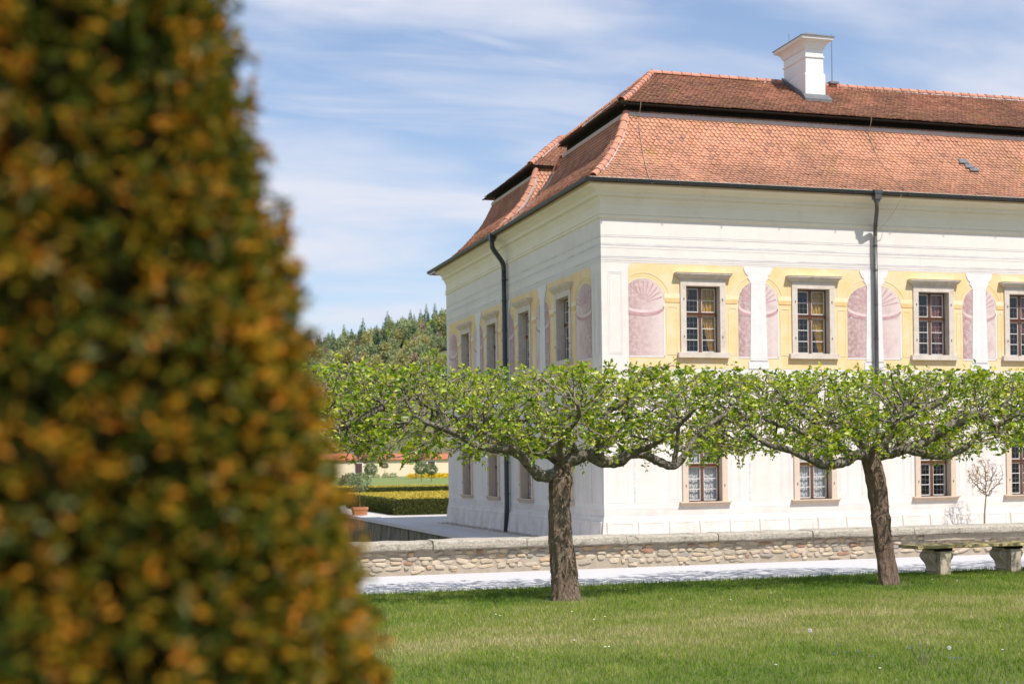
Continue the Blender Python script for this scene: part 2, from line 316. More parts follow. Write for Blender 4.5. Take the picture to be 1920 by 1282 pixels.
MT['farlawn'] = surf('far_lawn', (0.145, 0.205, 0.05), (0.185, 0.22, 0.07), 0.5, 0.95, (0.20, 0.22, 0.075), 0.12, (0.5, 0.75), None)
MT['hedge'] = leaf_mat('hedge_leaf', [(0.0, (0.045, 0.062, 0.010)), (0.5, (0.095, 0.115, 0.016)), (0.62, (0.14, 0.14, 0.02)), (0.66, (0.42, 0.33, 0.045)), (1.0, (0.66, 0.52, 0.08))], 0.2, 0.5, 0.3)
MT['hedgecore'] = surf('hedge_core', (0.05, 0.055, 0.010), (0.028, 0.034, 0.008), 6, 0.95, None, 1, (0, 1), None)
MT['standard'] = leaf_mat('standard_leaf', [(0.0, (0.09, 0.14, 0.05)), (0.5, (0.18, 0.235, 0.10)), (1.0, (0.36, 0.40, 0.24))], 0.25, 0.5, 0.3)
MT['olive'] = leaf_mat('olive_leaf', [(0.0, (0.09, 0.10, 0.05)), (0.5, (0.17, 0.16, 0.085)), (1.0, (0.27, 0.24, 0.14))], 0.25, 0.5, 0.3)
MT['yellowflower'] = leaf_mat('yellow_flower', [(0.0, (0.62, 0.40, 0.01)), (1.0, (0.80, 0.58, 0.02))], 0.2, 0.6, 0.2)
MT['twigleaf'] = leaf_mat('dry_leaf', [(0.0, (0.30, 0.20, 0.07)), (0.5, (0.45, 0.33, 0.13)), (1.0, (0.52, 0.28, 0.15))], 0.3, 0.6, 0.2)
MT['spruce'] = leaf_mat('spruce_needle', [(0.0, (0.067, 0.137, 0.080)), (0.6, (0.125, 0.222, 0.125)), (1.0, (0.200, 0.284, 0.157))], 0.12, 0.6, 0.2)  # spruce and wood leaves coloured paler in place of haze and self-shadow
MT['wooda'] = leaf_mat('wood_leaf_green', [(0.0, (0.187, 0.232, 0.110)), (0.6, (0.298, 0.353, 0.166)), (1.0, (0.420, 0.452, 0.199))], 0.2, 0.6, 0.2)
MT['woodb'] = leaf_mat('wood_leaf_olive', [(0.0, (0.256, 0.256, 0.103)), (0.6, (0.399, 0.380, 0.153)), (1.0, (0.532, 0.482, 0.184))], 0.2, 0.6, 0.2)
MT['woodc'] = leaf_mat('wood_twig_brown', [(0.0, (0.244, 0.198, 0.126)), (0.6, (0.350, 0.288, 0.190)), (1.0, (0.432, 0.350, 0.216))], 0.2, 0.6, 0.2)
MT['woodd'] = leaf_mat('wood_leaf_fresh', [(0.0, (0.240, 0.307, 0.068)), (0.6, (0.330, 0.420, 0.090)), (1.0, (0.450, 0.495, 0.120))], 0.2, 0.6, 0.2)
MT['hill'] = surf('hill_ground', (0.10, 0.11, 0.05), (0.14, 0.125, 0.07), 0.05, 0.95, None, 1, (0, 1), None)
def bark_mat(name, c1, c2, crack, lichen, lam, sc=1.0):
    m, t, p, o = new_mat(name)
    n1_ = noise_node(t, 27*sc, 8, 0.72, (1, 1, 0.22), 1.2); n2_ = noise_node(t, 55*sc, 6, 0.7, (1, 1, 0.5), 0.8); n3_ = noise_node(t, 4.5*sc, 6, 0.7, (1, 1, 0.45), 0.8)
    c = mix(t, ramp(t, n2_, [(0.32, 0.0), (0.66, 1.0)]), c1, c2)
    c = mix(t, ramp(t, n1_, [(0.36, 0.95), (0.52, 0.0)]), c, crack)
    c = mix(t, ramp(t, n3_, [(0.56, 0.0), (0.68, 0.75)]), c, tuple(v*1.5 for v in crack))
    c = mix(t, ramp(t, noise_node(t, 11*sc, 7, 0.75), [(lam, 0.0), (lam+0.09, 0.85)]), c, lichen)
    t.links.new(c, p.inputs['Base Color']); p.inputs['Roughness'].default_value = 0.95; p.inputs['Specular IOR Level'].default_value = 0.15
    ad = N(t, 'ShaderNodeMath', operation='MULTIPLY_ADD'); t.links.new(n1_, ad.inputs[0]); ad.inputs[1].default_value = 2.2; t.links.new(n2_, ad.inputs[2])
    bump(t, p, ad.outputs[0], 1.0, 0.025); return m
MT['bark'] = bark_mat('apple_bark', (0.37, 0.28, 0.20), (0.24, 0.17, 0.115), (0.06, 0.042, 0.03), (0.44, 0.37, 0.28), 0.56)
MT['barkred'] = bark_mat('apple_bark_reddish', (0.37, 0.265, 0.20), (0.25, 0.165, 0.118), (0.075, 0.048, 0.035), (0.40, 0.335, 0.26), 0.58)
MT['limb'] = bark_mat('apple_limb_lichened', (0.33, 0.285, 0.22), (0.22, 0.185, 0.14), (0.085, 0.07, 0.052), (0.52, 0.49, 0.40), 0.50, 1.6)
MT['twig'] = surf('apple_twig', (0.20, 0.155, 0.12), (0.29, 0.24, 0.19), 20, 0.9, None, 1, (0, 1), None)
MT['trunkfar'] = surf('far_trunk', (0.20, 0.16, 0.12), (0.14, 0.11, 0.08), 3, 0.9, None, 1, (0, 1), None)
def glass_mat():
    m, t, p, o = new_mat('window_glass'); t.nodes.remove(p)
    tr = N(t, 'ShaderNodeBsdfTransparent'); tr.inputs[0].default_value = (0.95, 0.96, 0.95, 1)
    gl = N(t, 'ShaderNodeBsdfGlossy'); gl.inputs['Roughness'].default_value = 0.03; gl.inputs[0].default_value = (0.9, 0.95, 1.0, 1)
    b = N(t, 'ShaderNodeBump'); b.inputs['Strength'].default_value = 0.5; b.inputs['Distance'].default_value = 0.012
    t.links.new(noise_node(t, 7, 3, 0.6), b.inputs['Height']); t.links.new(b.outputs[0], gl.inputs['Normal'])
    lw = N(t, 'ShaderNodeLayerWeight'); lw.inputs[0].default_value = 0.5
    pw_ = N(t, 'ShaderNodeMath', operation='POWER'); t.links.new(lw.outputs['Facing'], pw_.inputs[0]); pw_.inputs[1].default_value = 4.0
    ad = N(t, 'ShaderNodeMath', operation='MULTIPLY_ADD', use_clamp=True); t.links.new(pw_.outputs[0], ad.inputs[0]); ad.inputs[1].default_value = 0.6; ad.inputs[2].default_value = 0.055
    ms = N(t, 'ShaderNodeMixShader'); t.links.new(ad.outputs[0], ms.inputs[0]); t.links.new(tr.outputs[0], ms.inputs[1]); t.links.new(gl.outputs[0], ms.inputs[2])
    t.links.new(ms.outputs[0], o.inputs[0]); return m
MT['glass'] = glass_mat()
def cloth_mat(name, c, trans):
    m, t, p, o = new_mat(name)
    p.inputs['Base Color'].default_value = (*c, 1); p.inputs['Roughness'].default_value = 0.9
    tr = N(t, 'ShaderNodeBsdfTranslucent'); tr.inputs[0].default_value = (*c, 1)
    ms = N(t, 'ShaderNodeMixShader'); ms.inputs[0].default_value = trans; t.links.new(p.outputs[0], ms.inputs[1]); t.links.new(tr.outputs[0], ms.inputs[2]); t.links.new(ms.outputs[0], o.inputs[0])
    return m
MT['curtyellow'] = cloth_mat('curtain_yellow', (0.80, 0.47, 0.05), 0.25)
MT['curtred'] = cloth_mat('curtain_dusky_red', (0.40, 0.17, 0.155), 0.2)
MT['curtwhite'] = cloth_mat('curtain_white', (0.80, 0.80, 0.80), 0.3)

# ================================================================== THE SETTING
GZ = -0.65                      # level of the terrace round the villa
def sheet(name, pts, mat):
    mb = MB(); mb.add(pts, [tuple(range(len(pts)))]); o = mb.build(name, mat); tag(o, kind='structure'); return o
LAWN_EDGE = -18.92
# lawn with a wavy edge to the path
nx = 160; xs = np.linspace(-70, 70, nx)
mb = MB()
top = [(x, LAWN_EDGE+0.03*math.sin(x*1.9)+0.025*math.sin(x*5.3+1), 0.0) for x in xs]
mb.add([(x, -120, 0.0) for x in xs]+top+[(p[0], p[1], -0.12) for p in top],
       [(i, i+1, nx+i+1, nx+i) for i in range(nx-1)]+[(nx+i, nx+i+1, 2*nx+i+1, 2*nx+i) for i in range(nx-1)])
tag(mb.build('lawn', MT['lawn']), kind='structure')
sheet('gravel_path', [(-70, -19.3, -0.03), (70, -19.3, -0.03), (70, -15.4, -0.03), (-70, -15.4, -0.03)], MT['gravel'])
sheet('moat_floor', [(-90, -15.4, -3.2), (90, -15.4, -3.2), (90, 75, -3.2), (-90, 75, -3.2)], MT['moatfloor'])
sheet('terrace', [(-2.28, -2.3, GZ), (90, -2.3, GZ), (90, 75, GZ), (-2.28, 75, GZ)], MT['terrace'])
sheet('far_ground', [(-1500, 74.8, GZ-0.02), (1500, 74.8, GZ-0.02), (1500, 3000, GZ-0.02), (-1500, 3000, GZ-0.02)], MT['farlawn'])
sheet('garden_lawn', [(-2.25, 44.5, GZ+0.012), (89, 44.5, GZ+0.012), (89, 75.5, GZ+0.012), (-2.25, 75.5, GZ+0.012)], MT['farlawn'])
sheet('west_bank', [(-90, -15.3, -0.3), (-13, -15.3, -0.3), (-13, 75, -0.3), (-90, 75, -0.3)], MT['farlawn'])
# wooded hill
def hill_z(x, y):
    d = math.hypot(x, y); b = math.atan2(x, y)
    t = min(1, max(0, (d-330)/290)); s = t*t*(3-2*t)
    h = interp(b, [-0.5, -0.1, 0.08, 0.134, 0.184, 0.232, 0.30, 0.5, 0.9], [34, 36, 44, 53, 60, 67, 71, 64, 44])
    return GZ-0.5 + s*h + 2.0*s*mnoise.noise(Vector((x*0.012, y*0.012, 3)))
mb = MB(); nb, nd = 60, 26
vs = []
for j in range(nd):
    d = 300+j*26
    for i in range(nb):
        b = lerp(-0.7, 1.0, i/(nb-1)); x = d*math.sin(b); y = d*math.cos(b); vs.append((x, y, hill_z(x, y)))
mb.add(vs, [(j*nb+i, j*nb+i+1, (j+1)*nb+i+1, (j+1)*nb+i) for j in range(nd-1) for i in range(nb-1)])
tag(mb.build('hill', MT['hill'], smooth=True), kind='structure')

# ================================================================== VILLA
XE, YE = 27.0, 18.55            # right end and far end of the two faces
villa = thing('villa', (0, 0, GZ), 'white two storey villa with painted niches, sandstone windows and red tiled double pitched roof', 'building')
def fm(face):
    return (lambda u, v, d: (u, -d, v)) if face == 'R' else (lambda u, v, d: (-d, u, v))
def fbox(mb, face, u0, u1, v0, v1, d0, d1):
    m = fm(face); mb.hexa([m(u0,v0,d0), m(u1,v0,d0), m(u1,v0,d1), m(u0,v0,d1), m(u0,v1,d0), m(u1,v1,d0), m(u1,v1,d1), m(u0,v1,d1)])
# window specification: centre, half width, z0, z1 (opening)
UP_R = [3.19, 6.84, 11.03, 14.34, 18.6, 22.2]; UP_L = [3.42, 7.55, 11.6, 15.4]
UPZ = (4.97, 6.94); LOZ = (0.57, 2.55)
OPEN = {'R': [(c, 0.55) for c in UP_R], 'L': [(c, 0.60) for c in UP_L]}
def wall_mesh(face, u0, u1, z0, z1):
    us = sorted({u0, u1, *[c-h for c, h in OPEN[face]], *[c+h for c, h in OPEN[face]]})
    zs = [z0, *LOZ, 3.6, *UPZ, z1]
    m = fm(face); mb = MB()
    for i in range(len(us)-1):
        hole = any(abs((us[i]+us[i+1])/2-c) < h for c, h in OPEN[face])
        for k in range(len(zs)-1):
            if hole and (k in (1, 4)): continue
            mb.add([m(us[i], zs[k], 0), m(us[i+1], zs[k], 0), m(us[i+1], zs[k+1], 0), m(us[i], zs[k+1], 0)], [(0, 1, 2, 3)])
    # openings get 0.42 m deep plaster reveals
    for c, h in OPEN[face]:
        for a, b in (LOZ, UPZ):
            p = [(c-h, a), (c+h, a), (c+h, b), (c-h, b)]
            for q in range(4):
                (ua, va), (ub, vb) = p[q], p[(q+1) % 4]
                mb.add([m(ua, va, 0), m(ub, vb, 0), m(ub, vb, -0.42), m(ua, va, -0.42)], [(0, 1, 2, 3)])
    return mb
wall_mesh('R', 0, XE, GZ-0.3, 10.2).build('wall', MT['plaster'], villa)['label'] = 'sunlit white plaster wall with painted yellow bays'
wall_mesh('L', 0, YE, GZ-0.3, 10.2).build('wall', MT['plaster'], villa)['label'] = 'shaded white plaster wall with painted yellow bays'
mb = MB(); mb.add([(XE, 0, GZ-.3), (XE, YE, GZ-.3), (XE, YE, 10.2), (XE, 0, 10.2)], [(0, 1, 2, 3)]); mb.add([(0, YE, GZ-.3), (XE, YE, GZ-.3), (XE, YE, 10.2), (0, YE, 10.2)], [(0, 1, 2, 3)])
mb.build('wall', MT['plaster'], villa)
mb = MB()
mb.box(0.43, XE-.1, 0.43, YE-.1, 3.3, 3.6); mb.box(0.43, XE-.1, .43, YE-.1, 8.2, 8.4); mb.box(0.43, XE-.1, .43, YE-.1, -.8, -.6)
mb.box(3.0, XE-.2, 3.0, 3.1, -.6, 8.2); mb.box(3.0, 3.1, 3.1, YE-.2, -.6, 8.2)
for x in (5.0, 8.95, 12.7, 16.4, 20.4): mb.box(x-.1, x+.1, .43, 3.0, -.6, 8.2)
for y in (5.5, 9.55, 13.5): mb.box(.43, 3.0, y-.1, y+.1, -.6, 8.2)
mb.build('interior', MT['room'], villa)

# plinth with battered (slanting) foot and raised panels
def foot(v): return interp(v, [GZ-.1, GZ, 0.17], [0.135, 0.13, 0.02])
def strip(mb, face, prof, u0, u1, corner=True):
    """sweep (d,z) profile along a face from the corner (mitred) to u1"""
    m = fm(face); pts = []
    for d, z in prof: pts.append(m(-d if corner else u0, z, d)); pts.append(m(u1, z, d))
    mb.add(pts, [(2*i, 2*i+1, 2*i+3, 2*i+2) for i in range(len(prof)-1)])
mb = MB()
for fc, e in (('R', XE), ('L', YE)): strip(mb, fc, [(0.0, .18), (.018, .175), (0.02, .165), (0.13, GZ), (0.135, GZ-.12)], 0, e)
mb.build('plinth', MT['plinth'], villa)
def plinth_panel(face, u0, u1):
    m = fm(face); mb = MB(); z0, z1 = GZ+.02, 0.055; r = 0.07; outer = []; 
    o = [(u0, z0), (u1, z0), (u1, z1-.03)]+[(u1-r*(1-math.cos(a)), z1-.03+.03*math.sin(a)) for a in (0.5, 1.0, 1.57)]+[(u0+r*(1-math.cos(a)), z1-.03+.03*math.sin(a)) for a in (1.57, 1.0, .5)]+[(u0, z1-.03)]
    n = len(o)
    i1 = [(lerp(u, (u0+u1)/2, 0.06), lerp(v, (z0+z1)/2, 0.05)) for u, v in o]
    i2 = [(lerp(u, (u0+u1)/2, 0.24), lerp(v, (z0+z1)/2, 0.24)) for u, v in o]
    i3 = [(lerp(u, (u0+u1)/2, 0.27), lerp(v, (z0+z1)/2, 0.27)) for u, v in o]
    P = [m(u, v, foot(v)) for u, v in o]+[m(u, v, foot(v)+.035) for u, v in i1]+[m(u, v, foot(v)+.04) for u, v in i2]+[m(u, v, foot(v)+.030) for u, v in i3]
    fs = [(k*n+i, k*n+(i+1) % n, (k+1)*n+(i+1) % n, (k+1)*n+i) for k in range(3) for i in range(n)]+[tuple(3*n+i for i in range(n))]
    mb.add(P, fs); mb.build('plinth_panel', MT['plinth'], villa)
u = 0.02
while u < 21: plinth_panel('R', u+.02, u+.93); u += .975
u = 0.02
while u < 18.3: plinth_panel('L', u+.02, u+.88); u += .925

# cornice
CORN = [(0, 9.95), (.47, 9.93), (.47, 9.72), (.42, 9.70), (.33, 9.685), (.25, 9.64), (.20, 9.60), (.175, 9.585), (.175, 9.47), (.10, 9.462), (.10, 9.43), (.075, 9.42), (.07, 9.38), (.045, 9.34), (.02, 9.30), (.018, 9.27), (.006, 9.262), (.006, 9.01), (.04, 9.0), (.042, 8.955), (.018, 8.945), (.018, 8.915), (.05, 8.90), (.05, 8.86), (.014, 8.84), (0.0, 8.825)]
mb = MB()
for fc, e in (('R', XE), ('L', YE)): strip(mb, fc, CORN, 0, e)
m = fm('L'); mb.add([m(YE, z, d) for d, z in CORN]+[m(YE, 8.825, -.05)], [tuple(range(len(CORN)+1))])
mb.build('cornice', MT['cornice'], villa)

# ---- painted decoration: flat fresco shapes, each a few mm of plaster proud of the one below
def paint(name, face, polys, layer, mat, g=None, parent=villa):
    m = fm(face); mb = MB(); d = 0.003*layer
    for poly in polys:
        a = None
        if g: a = [min(1, max(0, (u-g[0])/(g[1]-g[0]))) for u, v in poly]
        mb.add([m(u, v, d) for u, v in poly], [tuple(range(len(poly)))], a)
    return mb.build(name, mat, parent, attr='g' if g else None)
def paint_each(name, face, polys, layer, mat):
    for p in polys: paint(name, face, [p], layer, mat)
def rect(u0, u1, v0, v1): return [(u0, v0), (u1, v0), (u1, v1), (u0, v1)]
def arc(c, z, rx, rz, a0, a1, n=18): return [(c+rx*math.cos(lerp(a0, a1, i/n)), z+rz*math.sin(lerp(a0, a1, i/n))) for i in range(n+1)]
def line_rect(u0, u1, v0, v1, w): return [rect(u0, u1, v0, v0+w), rect(u0, u1, v1-w, v1), rect(u0, u0+w, v0+w, v1-w), rect(u1-w, u1, v0+w, v1-w)]
def split_cols(poly_fn, u0, u1, n): return [poly_fn(lerp(u0, u1, i/n), lerp(u0, u1, (i+1)/n)) for i in range(n)]
def clampu(polys, lo, hi):
    return [[(min(hi, max(lo, u)), v) for u, v in p] for p in polys]
SPR = 6.50
def niche(face, c, hw, lo, hi, cols):
    """painted shell niche centred on c; lo/hi clip it against neighbouring pilasters"""
    rz = 0.62
    topf = lambda u: SPR+rz*math.sqrt(max(0, 1-((u-c)/hw)**2))
    body = split_cols(lambda a, b: [(a, 4.86), (b, 4.86), (b, topf(b)), (a, topf(a))], max(lo, c-hw), min(hi, c+hw), 20)
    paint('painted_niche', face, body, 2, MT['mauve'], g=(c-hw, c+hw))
    # arch bands round the niche
    def ring(r0, r1):
        ps = []
        for i in range(22):
            a0, a1 = math.pi*i/22, math.pi*(i+1)/22
            ps.append([(c+(hw+r0)*math.cos(a0), SPR+(rz+r0)*math.sin(a0)), (c+(hw+r1)*math.cos(a0), SPR+(rz+r1)*math.sin(a0)), (c+(hw+r1)*math.cos(a1), SPR+(rz+r1)*math.sin(a1)), (c+(hw+r0)*math.cos(a1), SPR+(rz+r0)*math.sin(a1))])
        return [p for p in clampu(ps, lo, hi) if abs(p[0][0]-p[2][0])+abs(p[1][0]-p[3][0]) > .004]
    for q_ in (ring(0.0, .045), ring(.165, .19)): paint('painted_arch', face, q_, 3, MT['yellowpale'])
    for q_ in (ring(.05, .065), ring(.15, .162)): paint('painted_arch_line', face, q_, 3, MT['ochre'])
    # shell ribs and lip
    ribs = []
    hub = (c, SPR-.10)
    for i in range(11):
        a = lerp(0.16, math.pi-.16, i/10); e = (c+hw*.90*math.cos(a), SPR+rz*.90*math.sin(a))
        dx, dz = e[0]-hub[0], e[1]-hub[1]; L = math.hypot(dx, dz); px, pz = -dz/L, dx/L
        s0 = (hub[0]+dx*.18, hub[1]+dz*.18)
        ribs.append([(s0[0]-px*.006, s0[1]-pz*.006), (s0[0]+px*.006, s0[1]+pz*.006), (e[0]+px*.022, e[1]+pz*.022), (e[0]-px*.022, e[1]-pz*.022)])
    paint_each('painted_shell', face, [p for p in ribs if all(lo < u < hi for u, v in p)], 3, MT['shell'])
    lip = []
    for i in range(20):
        a0, a1 = lerp(math.pi, 2*math.pi, i/20), lerp(math.pi, 2*math.pi, (i+1)/20)
        f = lambda a, k: (c+(hw-.01)*math.cos(a), SPR-.06+.24*math.sin(a)-k)
        lip.append([f(a0, 0), f(a1, 0), f(a1, .085), f(a0, .085)])
    lip2 = [[(u, v-.09) for u, v in p] for p in lip]
    cl = lambda ps: [p for p in clampu(ps, lo, hi) if abs(p[0][0]-p[1][0]) > .003]
    paint('painted_shell_lip', face, cl(lip), 3, MT['shellpale']); paint('painted_shell_shade', face, cl(lip2), 4, MT['shell'])
    paint_each('painted_niche_border', face, [rect(c+hw-.03, c+hw+.012, 4.84, 6.40)]*(c+hw < hi)+[rect(max(lo, c-hw-.01), min(hi, c+hw+.012), 4.82, 4.86)], 4, MT['frescowhite'])
    for q in cols:   # white column in front of the niche
        w0, w1 = q*.86, q*1.06
        paint('painted_column', face, [[(c-w1, 4.72), (c+w1, 4.72), (c+w0, 7.05), (c-w0, 7.05)]], 6, MT['frescowhite'])
        paint('painted_capital', face, [[(c-w0, 7.05), (c+w0, 7.05), (c+w0+.05, 7.15), (c+w0+.12, 7.22), (c+w0+.10, 7.29), (c+w0+.17, 7.34), (c+w0+.24, 7.48), (c+w0+.24, 7.56), (c-w0-.24, 7.56), (c-w0-.24, 7.48), (c-w0-.17, 7.34), (c-w0-.10, 7.29), (c-w0-.12, 7.22), (c-w0-.05, 7.15)]], 6, MT['frescowhite'])
        paint_each('painted_column_shade', face, [rect(c+.05, c+.075, 4.86, 6.95), rect(c+.12, c+.14, 4.86, 6.95), rect(c-.14, c-.13, 4.86, 6.95), rect(c-w1, c+w1, 4.80, 4.825), rect(c-w0, c+w0, 7.04, 7.055), rect(c-w0, c+w0, 7.12, 7.13)], 7, MT['frescogreylight'])
        paint('painted_column_base', face, [rect(c-w1-.05, c+w1+.05, 4.5, 4.74)], 6, MT['frescowhite'])
def bay(face, c, h, lo, hi):
    """yellow field around a window centred on c between lo and hi"""
    s = .19
    paint_each('painted_impost', face, [rect(lo, c-h-s, 6.56, 6.69), rect(c+h+s, hi, 6.56, 6.69)], 5, MT['yellowpale'])
    paint_each('painted_impost_shade', face, [rect(lo+.05, c-h-s, 6.44, 6.56), rect(c+h+s, hi-.05, 6.44, 6.56)], 5, MT['ochre'])
    for a, b in ((lo, c-h-s), (c+h+s, hi)):
        if b-a > .22: paint('painted_panel_line', face, line_rect(a+.09, b-.07, 4.9, 6.32, .022), 4, MT['yellowpale'])
    paint_each('painted_spandrel_line', face, [rect(c-h-s-.10, c-h-s-.08, 6.75, 7.52), rect(c+h+s+.08, c+h+s+.10, 6.75, 7.52)], 4, MT['yellowpale'])
def decorate(face, end, niches, wins, h):
    y0 = .84
    corner = [(y0+.06, 4.5), (end, 4.5), (end, 7.56), (y0+.16, 7.56), (y0+.04, 7.52), (y0, 7.42), (y0, 4.9), (y0+.02, 4.5)]
    # yellow field, pieces between the windows so that it never spans an opening
    us = [y0]; polys = []
    for w_ in wins: us += [w_-h, w_+h]
    us.append(end)
    polys = [corner[:0]]
    ps = []
    for i in range(0, len(us), 2):
        a, b = us[i], us[i+1]
        ps.append([(a, 4.5), (b, 4.5), (b, 7.56), (a+.14, 7.56), (a+.03, 7.5), (a, 7.40)] if i == 0 else rect(a, b, 4.5, 7.56))
    for w_ in wins: ps += [rect(w_-h, w_+h, 4.5, UPZ[0]), rect(w_-h, w_+h, UPZ[1], 7.56)]
    paint('painted_field', face, ps, 1, MT['yellow'])
    for c, hw, q in niches:
        niche(face, c, hw, y0 if c < 2 else c-hw-.3, min(end, c+hw+.3), q)
    for i, c in enumerate(wins):
        L = [n for n in niches if n[0] < c][-1]; Rr = [n for n in niches if n[0] > c]
        bay(face, c, h, L[0]+L[1]-.02, (Rr[0][0]-Rr[0][1]+.02) if Rr else c+h+.5)
    # painted entablature lines over the bays and corner pilaster outlines
    E_ = [(8.30, 8.325, 'frescogrey'), (8.36, 8.37, 'frescogreylight'), (8.06, 8.12, 'frescogrey'), (7.985, 8.0, 'frescogreylight'), (7.72, 7.76, 'frescogrey'), (7.68, 7.69, 'frescogreylight'), (7.62, 7.64, 'frescogrey'), (7.57, 7.58, 'frescogreylight')]
    for a, b, mm in E_: paint('painted_band', face, [rect(0.0, end+(.3 if face == 'L' else 0), a, b)], 2, MT[mm])
    for q_ in (line_rect(.20, .66, 4.9, 7.30, .02), line_rect(.25, .61, 4.95, 7.25, .012)): paint('painted_pilaster_line', face, q_, 2, MT['frescogreylight'])
    # ground floor: dado band, pilaster outlines, sunk panels
    paint('painted_dado', face, [rect(0, end, .40, .425)], 2, MT['frescogreylight'])
    paint('painted_dado_band', face, [rect(0, end, .18, .40)], 1, MT['plinth'])
    paint('painted_dado_edge', face, [rect(0.0, end, .17, .205)], 3, MT['frescogrey'])
    low = [line_rect(.12, .78, .58, 2.25, .02)]; sunk = []
    for c in wins:
        for s in (-1, 1):
            x = c+s*(h+.44); low += [line_rect(x-.17, x+.17, .58, 2.35, .018), line_rect(x-.12, x+.12, .66, 2.2, .012)]
    for c, hw, q in niches: sunk.append(rect(max(.85, c-hw*.55), c+hw*.55, .56, 3.0))
    for q_ in low: paint('painted_pilaster_line', face, q_, 2, MT['frescogreylight'])
    paint_each('painted_panel', face, sunk, 1, MT['plaster_low'])
    paint_each('painted_panel_edge', face, [rect(p[0][0], p[0][0]+.05, .56, 3.0) for p in sunk], 2, MT['frescogrey'])
NICHE_R = [(1.30, .66, []), (5.0, .66, [.27]), (8.94, .93, [.29]), (12.70, .61, [.27]), (16.45, .95, [.29]), (20.4, .66, [.27])]
NICHE_L = [(1.42, .78, []), (5.5, .70, [.27]), (9.55, .80, [.27]), (13.5, .70, [.27]), (17.45, .72, [])]
decorate('R', 24.0, NICHE_R, UP_R, .55); decorate('L', 18.15, NICHE_L, UP_L, .60)

